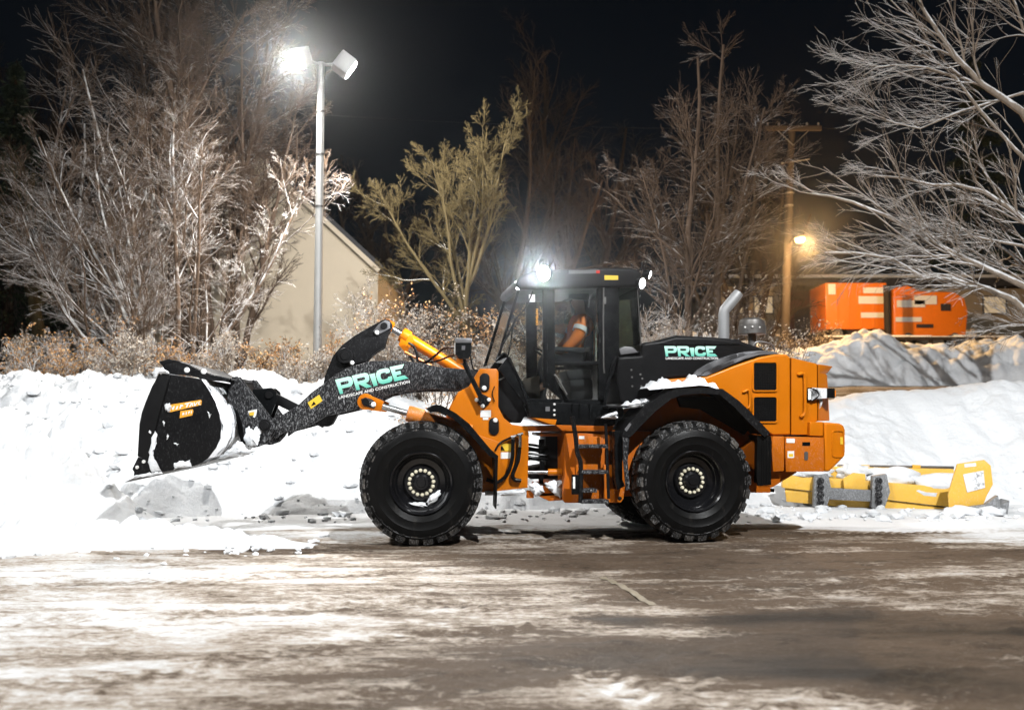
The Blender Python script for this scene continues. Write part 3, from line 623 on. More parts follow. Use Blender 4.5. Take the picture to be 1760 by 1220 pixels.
def line_polys(text):
    V, Fs = text_polys(text); x0, x1 = min(a for a, b in V), max(a for a, b in V); y0, y1 = min(b for a, b in V), max(b for a, b in V)
    return [([((a - x0) / (x1 - x0), (b - y0) / (y1 - y0)) for a, b in V], Fs)]
WORD = word_polys(); SUBLINE = line_polys('LANDSCAPE AND CONSTRUCTION')
affine_letters(FF, ARM_V, (581, 678), (702, 650), (575.9, 652.5), WORD, 'lettering', 'mint_print', arm)
affine_letters(FF, ARM_V, (582.5, 685.8), (704.5, 658.0), (581.5, 681.0), SUBLINE, 'lettering', 'white_paint', arm)
plate(FF, Z2(415, 617, 490, 565, 512, 605, 437, 658), ARM_V, 0.004, 'warning_label', 'yellow_decal', arm)
plate(FF, Z2(437, 640, 455, 608, 470, 628), ARM_V - 0.004, 0.002, 'warning_triangle', 'black', arm)
# cross tube and pivot pins
mb = MB(); u, z = M1(FF, Z2(700, 600), 1.3); mb.lathe([(0.13, ARM_V + 0.09), (0.13, TW - ARM_V - 0.09)], (u, 0, z), (0, 1, 0), 20); part(mb, 'boom_cross_tube', 'black_dust', FF)
mb = MB(); u, z = M1(FF, Z2(1575, 460), 0.58); mb.lathe([(0.06, 0.6), (0.06, TW - 0.6)], (u, 0, z), (0, 1, 0), 16); part(mb, 'boom_pivot_pin', 'black_matt', FF)
# bell crank
crank = uz(FF, 1.2, Z2(515, 505, 528, 440, 548, 390, 580, 312, 640, 240, 720, 180, 820, 122, 900, 78, 925, 70, 950, 76, 968, 100, 970, 128, 940, 170, 928, 215, 920, 255, 880, 277, 838, 308, 800, 350, 740, 480, 640, 640, 575, 760, 545, 775, 500, 772, 480, 752, 485, 700))
mb = MB(); mb.prism(crank, 1.2, 1.26); mb.prism(crank, 1.36, 1.42)
tipz = uz(FF, 1.2, Z2(690, 240, 820, 150, 880, 110, 860, 180, 720, 290)); mb.prism(tipz, 1.26, 1.36)
bell = part(mb, 'bell_crank', 'black_dust', FF, bevel=0.008)
mb = MB(); u, z = M1(FF, Z2(662, 312), 1.2); mb.lathe([(0.02, 1.10), (0.055, 1.10), (0.06, 1.115), (0.10, 1.115), (0.105, 1.13), (0.105, 1.2)], (u, 0, z), (0, 1, 0), 24); part(mb, 'pivot_boss', 'black_matt', FF, bell)
mb = MB(); mb.prism(uz(FF, 1.2, Z2(700, 275, 740, 300, 810, 322, 800, 345, 730, 362, 690, 372)), 1.165, 1.2); part(mb, 'pin_keeper', 'black_dust', FF, bell)
dot(FF, *Z2(706, 356)[0], 1.165, 0.03, parent=bell); dot(FF, *Z2(868, 158)[0], 1.17, 0.03, parent=bell)
mb = MB(); mb.prism(uz(FF, 1.2, Z2(845, 150, 880, 105, 925, 78, 955, 90, 955, 130, 920, 150, 868, 178)), 1.17, 1.2); part(mb, 'pin_keeper', 'trim_grey', FF, bell, 0.004)
mb = MB(); u, z = M1(FF, Z2(915, 115), 1.17); mb.lathe([(0.02, 1.14), (0.045, 1.14), (0.05, 1.17)], (u, 0, z), (0, 1, 0), 18); part(mb, 'pivot_boss', 'black_matt', FF, bell)
def snowline(fr, pts, v0, v1, h, name, parent, seed=1, drop=0.0):
    """a ribbon of settled snow with an uneven upper edge lying along an upward edge"""
    rr = random.Random(seed); P = uz(fr, v0, pts); D = []
    for i in range(len(P) - 1):
        for j in range(8): t = j / 8; D.append((P[i][0] * (1 - t) + P[i + 1][0] * t, P[i][1] * (1 - t) + P[i + 1][1] * t))
    D.append(P[-1]); n = len(D); K = 5; vs = []
    for i, (a, b) in enumerate(D):
        e = min(1, min(i, n - 1 - i) / 2.0)
        for k in range(K + 1):
            q = k / K; hh = h * e * (0.35 + 0.65 * math.sin(math.pi * min(max(q, 0.12), 0.88))) * rr.uniform(0.75, 1.15) * (0.55 + 0.45 * math.sin(i * 0.55 + seed) * math.sin(i * 0.23 + 1))
            vs.append((a, v0 + (v1 - v0) * q, b + (hh if 0 < k < K else -drop + 0.002)))
    fs = [(i * (K + 1) + k, (i + 1) * (K + 1) + k, (i + 1) * (K + 1) + k + 1, i * (K + 1) + k + 1) for i in range(n - 1) for k in range(K)]
    mb = MB(); mb.add(vs, fs); return part(mb, name, 'snow', fr, parent, angle=80)
# tilt cylinder
def rod_between(fr, A, B, v, r, name, mat, parent=None, n=20, prof=None):
    (u0, z0), (u1, z1) = fr.m(*A, v), fr.m(*B, v); a, b = Vector((u0, v, z0)), Vector((u1, v, z1)); d = (b - a).length
    mb = MB(); mb.lathe(prof(d) if prof else [(r, 0), (r, d)], a, (b - a).normalized(), n); return part(mb, name, mat, fr, parent)
A0, A1 = Z2(935, 112)[0], Z2(1400, 398)[0]
def along(a, b, t): return (a[0] + (b[0] - a[0]) * t, a[1] + (b[1] - a[1]) * t)
tc = rod_between(FF, along(A0, A1, 0.20), along(A0, A1, 1.25), 1.31, 0.075, 'tilt_cylinder', 'orange', None, 24, lambda d: [(0.05, 0), (0.1, 0.0), (0.105, 0.02), (0.105, 0.11), (0.08, 0.13), (0.078, d)])
rod_between(FF, A0, along(A0, A1, 0.21), 1.31, 0.042, 'piston_rod', 'steel', tc)
mb = MB(); u, z = FF.m(*A0, 1.31); mb.lathe([(0.075, 1.265), (0.075, 1.355)], (u, 0, z), (0, 1, 0), 20); mb.prism(uz(FF, 1.25, Z2(930, 65, 985, 92, 985, 108, 960, 150, 935, 120)), 1.265, 1.355); part(mb, 'rod_eye', 'orange', FF, tc, 0.006)
mb = MB(); mb.prism(uz(FF, 1.24, Z2(1040, 150, 1105, 175, 1112, 205, 1060, 300, 1010, 240)), 1.22, 1.40); part(mb, 'gland_block', 'orange', FF, tc, 0.012)
hose(FF, Z2(1050, 285, 1120, 320, 1230, 380), 1.20, 0.018, 'oil_pipe', 'orange', tc)
hose(FF, Z2(1075, 225, 1110, 250, 1130, 300, 1135, 350), 1.18, 0.018, parent=tc); hose(FF, Z2(1085, 310, 1100, 335, 1110, 352), 1.16, 0.018, parent=tc)
hose(FF, Z2(1140, 350, 1190, 352, 1250, 310, 1310, 262, 1390, 258), 1.0, 0.017, parent=tc, vs=[1.15, 1.1, 1.0, .8, .5]); hose(FF, Z2(1180, 358, 1260, 345, 1330, 320, 1390, 300), 1.0, 0.013, parent=tc, vs=[1.15, 1.05, .8, .5])
hose(FF, Z2(1480, 290, 1490, 360, 1505, 400, 1530, 405), 0.5, 0.010, parent=tc)
# lift cylinders (one outside each arm)
B0, B1 = Z3(125, 45)[0], Z3(900, 260)[0]
for k, v in enumerate((0.56, TW - 0.56)):
    if k == 0: e0, e1 = B0, B1; uv0, uv1 = FF.m(*B0, v), FF.m(*B1, v)
    def P3(t): return Vector((uv0[0] + (uv1[0] - uv0[0]) * t, v, uv0[1] + (uv1[1] - uv0[1]) * t))
    d = (P3(1) - P3(0)).normalized(); ln = (P3(1) - P3(0)).length
    mb = MB(); mb.lathe([(0.05, 0), (0.10, 0), (0.105, 0.02), (0.105, 0.19), (0.082, 0.23), (0.082, ln * 0.62)], P3(0.40), d, 24); lc = part(mb, 'lift_cylinder', 'orange_snowy', FF)
    mb = MB(); mb.lathe([(0.04, 0), (0.04, ln * 0.42)], P3(0), d, 16); part(mb, 'piston_rod', 'steel', FF, lc)
    mb = MB(); c = P3(0); mb.lathe([(0.105, -0.05), (0.105, 0.05)], c, (0, 1, 0), 24)
    q = P3(0.16); n_ = Vector((-d.z, 0, d.x)) * 0.07; mb.prism([((c + n_ * 1.4).x, (c + n_ * 1.4).z), ((q + n_).x, (q + n_).z), ((q - n_).x, (q - n_).z), ((c - n_ * 1.4).x, (c - n_ * 1.4).z)], v - 0.045, v + 0.045); part(mb, 'rod_eye', 'orange', FF, lc, 0.006)
    if k == 0:
        plate(FF, Z3(88, 25, 125, 12, 175, 28, 205, 60, 190, 95, 150, 85, 105, 72), v - 0.05, 0.012, 'pin_keeper', 'black_frost', lc, 0.003); dot(FF, *Z3(182, 66)[0], v - 0.062, 0.033, parent=lc)
        mb = MB(); mb.lathe([(0.015, -0.09), (0.045, -0.09), (0.05, -0.06)], c, (0, 1, 0), 18); part(mb, 'pivot_boss', 'black_matt', FF, lc)

# ---- bucket
BK0, BK1 = -0.06, TW + 0.06
side = Z1(285, 422, 355, 432, 555, 462, 600, 530, 645, 610, 672, 690, 686, 770, 680, 850, 650, 915, 600, 980, 560, 1008, 490, 1036, 235, 1082, 200, 1000, 140, 968, 146, 860, 152, 760, 168, 680, 190, 620, 235, 510)
s_uz = uz(FF, BK0, side); wrap_o = uz(FF, BK0, Z1(285, 422, 355, 430, 470, 448, 555, 462, 600, 530, 645, 610, 672, 690, 686, 770, 680, 850, 650, 915, 600, 980, 560, 1008, 490, 1036, 235, 1084, 70, 1135))
cen = Vector(FF.m(*Z1(400, 760)[0], BK0))
wrap_i = [tuple(Vector(p) + (cen - Vector(p)).normalized() * 0.035) for p in wrap_o]
mb = MB(); mb.strip(wrap_o[:13], wrap_i[:13], BK0 + 0.032, BK1 - 0.032); bucket = part(mb, 'bucket', 'snow_caked_steel', FF)
for a_, b_ in ((BK0, BK0 + 0.03), (BK1 - 0.03, BK1)): mb = MB(); mb.prism(s_uz, a_, b_); part(mb, 'side_plate', 'black_dust', FF, bucket, 0.004)
mb = MB(); mb.strip(wrap_o[12:14], wrap_i[12:14], BK0 + 0.032, BK1 - 0.032); part(mb, 'floor_plate', 'steel_worn', FF, bucket)
lip = uz(FF, BK0, Z1(55, 1139, 110, 1112, 235, 1084, 490, 1036, 600, 1000, 590, 1012, 240, 1100, 100, 1132)); mb = MB(); mb.prism(lip, BK0 - 0.02, BK1 + 0.02); part(mb, 'cutting_edge', 'steel_worn', FF, bucket)
mb = MB(); mb.prism(uz(FF, BK0 - 0.02, Z1(105, 1050, 143, 972, 203, 1000, 232, 1082, 112, 1096, 118, 1075)), BK0 - 0.025, BK0 - 0.002); cc = part(mb, 'corner_plate', 'black_dust', FF, bucket, 0.004)
for q in Z1(180, 1003, 137, 1040): dot(FF, *q, BK0 - 0.025, 0.022, parent=bucket)
mb = MB(); mb.prism(uz(FF, BK0, Z1(285, 424, 352, 434, 330, 530, 280, 700, 255, 800, 205, 998, 142, 966, 148, 860, 154, 760, 170, 680, 192, 620, 236, 512)), BK0 - 0.022, BK0 - 0.001); part(mb, 'wear_strip', 'black_matt', FF, bucket, 0.005)
guard = uz(FF, 0.25, Z1(300, 430, 290, 395, 330, 372, 420, 352, 480, 372, 560, 410, 640, 440, 750, 462, 740, 478, 620, 470, 480, 440)); mb = MB()
top = uz(FF, 0.22, Z1(290, 395, 330, 372, 420, 350, 480, 368, 560, 406, 640, 436, 750, 458, 750, 466, 640, 446, 560, 416, 480, 378, 420, 362, 330, 384, 298, 402)); mb.prism(top, 0.221, TW - 0.401)
sg = part(mb, 'spill_guard', 'black_frost', FF, bucket, 0.003)
for a_, b_ in ((0.18, 0.22), (TW - 0.4, TW - 0.36)): mb = MB(); mb.prism(guard, a_, b_); part(mb, 'guard_cheek', 'black_dust', FF, sg, 0.003)
mb = MB(); mb.prism(uz(FF, 0.9, Z1(278, 350, 345, 330, 415, 348, 312, 385)), 0.9, 1.9); part(mb, 'guard_peak', 'black_matt', FF, sg, 0.004)
dot(FF, *Z1(463, 404)[0], 0.18, 0.034, parent=sg); dot(FF, *Z1(573, 413)[0], 0.18, 0.034, parent=sg)
# decal on the bucket cheek: orange band with white marks, partly buried in snow
band = Z1(345, 632, 552, 598, 560, 604, 556, 632, 350, 680, 340, 655); dcl = plate(FF, band, BK0 - 0.001, 0.004, 'decal', 'decal_orange', bucket)
dcl2 = plate(FF, Z1(420, 672, 500, 660, 505, 672, 498, 700, 415, 718), BK0 - 0.001, 0.004, 'decal', 'decal_orange', bucket)
for q in ((362, 662, 374, 640, 384, 640, 374, 664), (388, 662, 396, 640, 406, 638, 400, 660), (412, 656, 420, 630, 436, 630, 440, 640, 424, 644, 422, 656), (448, 622, 490, 614, 488, 620, 474, 624, 466, 646, 456, 648, 462, 627, 448, 629), (476, 644, 490, 618, 500, 616, 504, 640, 496, 640, 492, 630, 484, 644), (506, 616, 514, 614, 516, 630, 528, 612, 536, 611, 518, 638, 510, 638), (536, 630, 538, 610, 554, 606, 552, 612, 544, 614, 543, 626, 552, 626, 551, 631)):
    plate(FF, Z1(*q), BK0 - 0.005, 0.003, 'decal_mark', 'white_paint', dcl)
for q in ((432, 700, 434, 682, 444, 680, 446, 696), (454, 696, 456, 676, 462, 676, 461, 696), (470, 692, 472, 674, 484, 672, 482, 682, 476, 684, 475, 692), (488, 688, 490, 670, 496, 670, 494, 688)):
    plate(FF, Z1(*q), BK0 - 0.005, 0.003, 'decal_mark', 'white_paint', dcl2)
def splat(fr, pts, v, seed, name='snow_patch', parent=None, th=0.025):
    """clinging snow with a ragged, rounded outline"""
    P = uz(fr, v, pts); rr = random.Random(seed); out = []
    for i in range(len(P)):
        a, b = Vector(P[i]), Vector(P[(i + 1) % len(P)])
        for j in range(4): out.append(a.lerp(b, j / 4) + Vector((rr.gauss(0, 0.006), rr.gauss(0, 0.008))))
    c = sum(out, Vector((0, 0))) / len(out); n = len(out)
    vs = [(p.x, v, p.y) for p in out] + [((p * 0.86 + c * 0.14).x, v - th * rr.uniform(0.7, 1.2), (p * 0.86 + c * 0.14).y) for p in out] + [((p * 0.4 + c * 0.6).x, v - th * rr.uniform(0.9, 1.6), (p * 0.4 + c * 0.6).y) for p in out]
    fs = [(i, (i + 1) % n, (i + 1) % n + n, i + n) for i in range(n)] + [(i + n, (i + 1) % n + n, (i + 1) % n + 2 * n, i + 2 * n) for i in range(n)] + [tuple(range(2 * n, 3 * n))]
    mb = MB(); mb.add(vs, fs); return part(mb, name, 'snow', fr, parent, angle=80)
splat(FF, Z1(318, 630, 330, 620, 350, 628, 362, 645, 352, 678, 330, 672, 318, 655), BK0 - 0.004, 1, parent=bucket)
splat(FF, Z1(245, 795, 272, 820, 262, 880, 238, 900, 250, 970, 262, 1040, 300, 1068, 235, 1080, 205, 1010, 215, 940), BK0 - 0.002, 2, parent=bucket)
splat(FF, Z1(375, 1020, 410, 1000, 430, 992, 455, 1003, 488, 995, 490, 1036, 380, 1055), BK0 - 0.002, 3, parent=bucket)
splat(FF, Z1(108, 1098, 150, 1085, 240, 1080, 300, 1066, 300, 1078, 200, 1098, 110, 1114), BK0 - 0.022, 4, parent=bucket, th=0.012)
splat(FF, Z1(232, 415, 255, 385, 300, 390, 330, 405, 345, 428, 285, 424, 255, 470), BK0 - 0.002, 5, parent=bucket, th=0.04)
for k, q in enumerate(((205, 800, 230, 805, 222, 825), (300, 740, 318, 742, 312, 775), (372, 880, 410, 884, 400, 894), (268, 630, 288, 640, 276, 652), (330, 830, 342, 838, 336, 860), (600, 680, 620, 700, 608, 715))): splat(FF, Z1(*q), BK0 - 0.002 - 0.024 * (k == 0), 20 + k, parent=bucket, th=0.008)

# ---- quick coupler
cp = Z1(757, 452, 792, 444, 850, 520, 930, 625, 1028, 752, 1034, 790, 1000, 850, 960, 892, 905, 912, 855, 905, 838, 850, 826, 760, 800, 680, 722, 600, 738, 520)
cuz = uz(FF, 0.60, cp); mb = MB(); mb.prism(cuz, 0.60, 0.64); mb.prism(cuz, 0.80, 0.84); mb.prism(cuz, TW - 0.84, TW - 0.80); mb.prism(cuz, TW - 0.64, TW - 0.60)
for q in (Z1(790, 560), Z1(880, 850)):
    u, z = M1(FF, q, 0.60); mb.lathe([(0.07, 0.645), (0.07, TW - 0.645)], (u, 0, z), (0, 1, 0), 16)
coupler = part(mb, 'quick_coupler', 'black_frost', FF, bevel=0.006)
mb = MB(); mb.prism(uz(FF, 0.6, Z1(750, 462, 770, 450, 830, 540, 850, 640, 860, 760, 845, 880, 790, 900, 770, 820, 740, 640, 715, 600)), 0.9, TW - 0.9); part(mb, 'coupler_web', 'black_matt', FF, coupler, 0.005)
u, z = M1(FF, Z1(975, 765), 0.6); mb = MB(); mb.lathe([(0.02, 0.545), (0.05, 0.545), (0.055, 0.56), (0.075, 0.56), (0.08, 0.598)], (u, 0, z), (0, 1, 0), 20); part(mb, 'pivot_boss', 'black_matt', FF, coupler)
u, z = M1(FF, Z1(868, 775), 0.6); mb = MB(); mb.lathe([(0.02, 0.57), (0.035, 0.57), (0.04, 0.598)], (u, 0, z), (0, 1, 0), 16); part(mb, 'pivot_boss', 'black_matt', FF, coupler)
plate(FF, Z1(862, 672, 922, 660, 918, 690, 908, 715, 896, 712, 902, 688, 868, 690), 0.599, 0.004, 'decal', 'white_paint', coupler); plate(FF, Z1(870, 682, 905, 676, 900, 700, 874, 702), 0.595, 0.003, 'decal', 'yellow_decal', coupler)
splat(FF, Z1(845, 790, 870, 770, 900, 800, 925, 775, 950, 795, 940, 840, 930, 890, 880, 912, 850, 900, 838, 850), 0.598, 31, parent=coupler, th=0.05)
splat(FF, Z1(790, 870, 830, 880, 850, 920, 920, 930, 860, 960, 810, 970, 680, 985, 620, 1000, 690, 960, 740, 920), 0.45, 32, parent=bucket, th=0.05)
boss = Z1(895, 530, 1020, 520, 1050, 545, 1056, 590, 1030, 660, 1005, 720, 960, 700, 890, 610); bz = uz(FF, 1.15, boss)
for a_, b_ in ((1.12, 1.16), (1.44, 1.48)): mb = MB(); mb.prism(bz, a_, b_); part(mb, 'link_bracket', 'black', FF, coupler, 0.008)
u, z = M1(FF, Z1(1000, 568), 1.12); mb = MB(); mb.lathe([(0.045, 1.09), (0.05, 1.10), (0.05, 1.5)], (u, 0, z), (0, 1, 0), 18); part(mb, 'link_pin', 'black_matt', FF, coupler)
la, lb = Z1(1010, 572)[0], Z2(530, 755)[0]
(u0, z0), (u1, z1) = FF.m(*la, 1.3), FF.m(*lb, 1.3); dd = Vector((u1 - u0, z1 - z0)).normalized(); nn = Vector((-dd.y, dd.x)) * 0.065
mb = MB(); mb.prism([(u0 + nn.x, z0 + nn.y), (u1 + nn.x, z1 + nn.y), (u1 - nn.x, z1 - nn.y), (u0 - nn.x, z0 - nn.y)], 1.255, 1.365); part(mb, 'tilt_link', 'black_matt', FF, None, 0.012)

# ---- front mudguards
for near in (True, False):
    O = uz(FF, 0.05, Z3(575, 98, 620, 74, 655, 66, 700, 76, 800, 130, 900, 210, 1000, 330, 1060, 400, 1118, 452)); I = uz(FF, 0.05, Z3(600, 118, 640, 112, 680, 118, 740, 148, 815, 200, 900, 285, 985, 380, 1050, 452, 1112, 478))
    v0, v1 = (0.04, 0.07) if near else (TW - 0.07, TW - 0.04); w0, w1 = (0.07, 0.56) if near else (TW - 0.56, TW - 0.07)
    mb = MB(); mb.strip(O, I, v0, v1); I2 = [(a * 0.75 + c * 0.25, b * 0.75 + d * 0.25) for (a, b), (c, d) in zip(O, I)]; mb.strip(O, I2, w0, w1); fd = part(mb, 'front_mudguard', 'black', FF, angle=50)
    P = uz(FF, 0.06, Z3(1088, 470, 1114, 476, 1106, 790, 1102, 845, 1094, 845, 1096, 700)); mb = MB(); mb.prism(P, v0, w1 if near else v1); part(mb, 'mud_flap', 'rubber', FF, fd)
# ---- headlamp on its post
mb = MB(); mb.prism(uz(FF, 0.36, Z2(1383, 215, 1490, 215, 1488, 300, 1470, 330, 1405, 330, 1383, 300)), 0.34, 0.54); hl = part(mb, 'headlamp', 'black', FF, None, 0.012)
mb = MB(); mb.prism(uz(FF, 0.35, Z2(1380, 196, 1490, 196, 1492, 226, 1380, 226)), 0.325, 0.555); part(mb, 'lamp_hood', 'trim_grey', FF, hl, 0.006)
u0, z0 = M1(FF, Z2(1383, 225), 0.36); u1, z1 = M1(FF, Z2(1383, 300), 0.36); mb = MB(); mb.box(u0 - 0.012, u0 + 0.004, 0.37, 0.51, z1, z0); part(mb, 'lens', 'reflective', FF, hl, 0.004)
plate(FF, Z2(1425, 245, 1448, 245, 1446, 272, 1424, 272), 0.339, 0.003, 'label_plate', 'trim_grey', hl)
mb = MB(); P = [(*FF.m(*q, 0.45), ) for q in Z2(1435, 325, 1440, 350, 1470, 420, 1560, 600, 1565, 625)]; mb.tube([(a, 0.45, b) for a, b in P], 0.033, 12); part(mb, 'lamp_post', 'black', FF, hl)
plate(FF, Z2(1515, 595, 1560, 560, 1615, 590, 1610, 615, 1570, 655, 1555, 650), 0.57, 0.03, 'lamp_bracket', 'black_matt', hl, 0.006)
for q in Z2(1522, 600, 1603, 598, 1562, 640): dot(FF, *q, 0.54, 0.027, parent=hl)
mb = MB(); a = FF.m(*Z2(1410, 330)[0], 0.45); b = FF.m(*Z2(1410, 360)[0], 0.45); mb.box(a[0] - 0.04, a[0] + 0.05, 0.42, 0.48, b[1], a[1]); part(mb, 'turn_signal', 'amber_lens', FF, hl, 0.006)

# ---- articulation joint between the two frames
mb = MB(); mb.prism(uz(FF, 0.75, Z5(378, 405, 640, 400, 645, 440, 385, 440)), 0.75, TW - 0.75); hinge = part(mb, 'articulation_joint', 'orange_dirty', FF, None, 0.006)
for q_, a_, b_ in ((Z5(470, 855, 640, 850, 640, 905, 470, 905), 0.75, TW - 0.75), (Z5(372, 884, 427, 884, 425, 940, 372, 940), 0.62, 0.70), (Z5(478, 458, 650, 458, 650, 478, 478, 478), 0.7, 1.9), (Z5(470, 930, 640, 915, 640, 955, 540, 962), 0.7, 1.9)): mb = MB(); mb.prism(uz(FF, a_, q_), a_, b_); part(mb, 'hinge_plate', 'orange_dirty', FF, hinge, 0.006)
mb = MB(); mb.prism(uz(FF, 0.9, Z5(515, 480, 655, 475, 655, 700, 640, 800, 400, 800, 400, 720, 515, 700)), 0.95, TW - 0.95); part(mb, 'hinge_housing', 'black_matt', FF, hinge, 0.01)
for i in range(6): hose(FF, Z5(372, 538 + i * 22, 430, 545 + i * 22 + 6 * math.sin(i * 2.1), 480, 555 + i * 21, 530, 560 + i * 20), 0.78 + 0.03 * (i % 3), 0.017, parent=hinge)
for i in range(3): hose(FF, Z5(470 + i * 14, 500, 468 + i * 14, 600, 475 + i * 12, 700, 470 + i * 8, 830), 0.82 + 0.02 * i, 0.014, parent=hinge)
st = rod_between(FF, Z5(282, 745)[0], Z5(352, 745)[0], 0.66, 0.045, 'steering_cylinder', 'orange_dirty', None, 16)
rod_between(FF, Z5(352, 745)[0], Z5(535, 745)[0], 0.66, 0.027, 'piston_rod', 'steel', st, 14); rod_between(FF, Z5(530, 745)[0], Z5(635, 745)[0], 0.66, 0.045, 'rod_eye', 'orange', st, 14)
splat(FF, Z5(60, 890, 130, 900, 200, 885, 290, 872, 368, 885, 368, 915, 200, 925, 60, 915), 0.56, 41, parent=front_frame, th=0.05)
splat(FF, Z5(385, 840, 430, 818, 490, 850, 505, 895, 440, 925, 395, 880), 0.62, 42, parent=hinge, th=0.07); splat(FF, Z5(500, 830, 560, 810, 640, 805, 640, 900, 620, 945, 560, 890, 520, 860), 0.70, 43, parent=hinge, th=0.06)
# ---- rear frame, ladder, decks
mb = MB()
pl = uz(RF, 0.40, Z5(660, 450, 740, 448, 1020, 470, 1030, 850, 1085, 862, 1100, 880, 1096, 945, 1075, 975, 660, 975, 642, 955, 640, 870, 655, 780, 655, 470))
mb.prism(pl, 0.40, 0.46); mb.prism(pl, TW - 0.46, TW - 0.40)
mb.prism(uz(RF, 0.46, Z5(655, 440, 1300, 440, 1500, 600, 2200, 700, 2200, 900, 1400, 900, 1100, 930, 660, 930)), 0.47, TW - 0.47)
mb.prism(uz(RF, 0.39, Z5(585, 392, 1030, 402, 1030, 440, 640, 440)), 0.37, 0.47)
rear_frame = part(mb, 'rear_frame', 'orange_dirty', RF, None, 0.010)
mb = MB(); mb.prism(uz(RF, 0.64, Z7(180, 360, 300, 240, 480, 130, 800, 120, 1000, 330, 1060, 520, 1060, 760, 150, 760)), 0.64, TW - 0.64); part(mb, 'wheel_arch_wall', 'orange_dirty', RF, rear_frame, 0.01)
mb = MB(); mb.prism(uz(RF, 0.385, Z5(735, 470, 925, 480, 930, 960, 740, 962)), 0.36, 0.395); part(mb, 'access_panel', 'orange_splash', RF, rear_frame, 0.012)
mb = MB(); mb.prism(uz(RF, 0.33, Z5(945, 690, 1030, 690, 1035, 860, 1085, 870, 1098, 890, 1094, 940, 1075, 970, 950, 970)), 0.30, 0.36); part(mb, 'side_bracket', 'orange_splash', RF, rear_frame, 0.010)
dot(RF, *Z5(1068, 942)[0], 0.30, 0.028, 'bracket_hole', 'black_matt', rear_frame, 0.004)
mb = MB(); mb.prism(uz(RF, 0.33, Z5(420, 340, 600, 352, 590, 395, 545, 385)), 0.36, 0.9); part(mb, 'step_plate', 'orange', RF, rear_frame, 0.006)
plate(RF, Z5(762, 475, 803, 475, 803, 498, 762, 498), 0.359, 0.003, 'label_plate', 'white_paint', rear_frame)
# belly and counterweight side
mb = MB(); mb.prism(uz(RF, 0.45, Z6(850, 860, 935, 860, 1065, 1055, 1060, 1068, 925, 1150, 850, 1150, 700, 1000)), 0.47, TW - 0.47); part(mb, 'belly_plate', 'orange_dirty', RF, rear_frame, 0.01)
mb = MB(); mb.prism(uz(RF, 1.1, Z6(845, 1152, 935, 1155, 935, 1174, 850, 1172)), 1.1, 1.5); part(mb, 'tow_hitch', 'black_matt', RF, rear_frame, 0.006)
# ladder
def rail(pts, v, r, name='ladder_rail', mat='black', parent=None): return hose(RF, pts, v, r, name, mat, parent, n=8)
mb = MB(); q = [(*RF.m(*p, 0.16),) for p in Z5(712, 330, 738, 480, 750, 600, 776, 690, 775, 975)]
ladder = None
mb.tube(curve_pts([(a, 0.16, b) for a, b in q]), 0.030, 8); q = [(*RF.m(*p, 0.16),) for p in Z5(963, 385, 970, 560, 985, 945)]; mb.tube(curve_pts([(a, 0.16, b) for a, b in q]), 0.020, 8)
ladder = part(mb, 'ladder', 'black_dust', RF)
for y, x0, x1 in ((552, 755, 980), (745, 778, 978), (884, 785, 895), (966, 780, 985)):
    a, b = RF.m(*Z5(x0, y)[0], 0.16), RF.m(*Z5(x1, y)[0], 0.16); mb = MB(); mb.box(a[0], b[0], 0.13, 0.34, a[1] - 0.025, a[1] + 0.022); part(mb, 'rung', 'black_frost', RF, ladder, 0.006)
plate(RF, Z5(705, 762, 790, 766, 790, 912, 705, 912), 0.20, 0.04, 'step_guard', 'black', ladder, 0.01); plate(RF, Z5(718, 780, 734, 780, 734, 868, 718, 868), 0.159, 0.004, 'label_plate', 'reflective', ladder)
rail(Z5(1035, 265, 1055, 330, 1020, 430), 0.2, 0.011, 'hose', 'black', ladder)
# cab deck: the black skirt under the cab
mb = MB(); mb.prism(uz(RF, 0.40, Z5(372, 225, 640, 225, 700, 230, 1090, 255, 1090, 345, 1020, 400, 900, 405, 640, 395, 560, 360, 400, 330)), 0.40, TW - 0.40)
deck = part(mb, 'cab_deck', 'black', RF, None, 0.010)
mb = MB(); mb.prism(uz(RF, 0.7, Z5(160, 60, 300, 0, 380, 210, 380, 300, 330, 380, 270, 370, 160, 262)), 0.75, TW - 0.75); part(mb, 'front_bulkhead', 'black_matt', RF, deck, 0.01)
for x in (545, 578): 
    for y in (238, 283, 318): 
        if x == 578: dot(RF, *Z5(x, y)[0], 0.40, 0.016, parent=deck)
plate(RF, Z5(512, 255, 545, 255, 545, 290, 512, 290), 0.399, 0.003, 'label_plate', 'trim_grey', deck)
for x in (715, 770, 845): 
    a = RF.m(*Z5(x, 232)[0], 0.38); b = RF.m(*Z5(x, 340)[0], 0.38); mb = MB(); mb.tube([(a[0], 0.38, a[1]), (b[0], 0.38, b[1])], 0.012, 8); part(mb, 'support_bar', 'black', RF, deck)
mb = MB(); mb.prism(uz(RF, 0.12, Z5(1030, 440, 1090, 440, 1090, 800, 1110, 850, 1050, 880, 1035, 800)), 0.12, 0.40); part(mb, 'fender_post', 'black', RF, deck, 0.01)
mb = MB(); mb.prism(uz(RF, 0.2, Z5(915, 335, 1090, 255, 1100, 300, 1090, 345, 940, 350)), 0.2, 0.40); mb.prism(uz(RF, 0.1, Z5(980, 250, 1250, 245, 1250, 262, 980, 265)), 0.1, 0.5); part(mb, 'step_tread', 'black_matt', RF, deck, 0.006)
splat(RF, Z5(925, 345, 950, 320, 1000, 300, 1045, 295, 1048, 330, 1035, 348), 0.20, 51, parent=deck, th=0.08)
splat(RF, Z5(1085, 250, 1130, 238, 1200, 232, 1235, 215, 1265, 200, 1290, 205, 1260, 235, 1235, 252, 1180, 258), 0.10, 52, parent=deck, th=0.05)

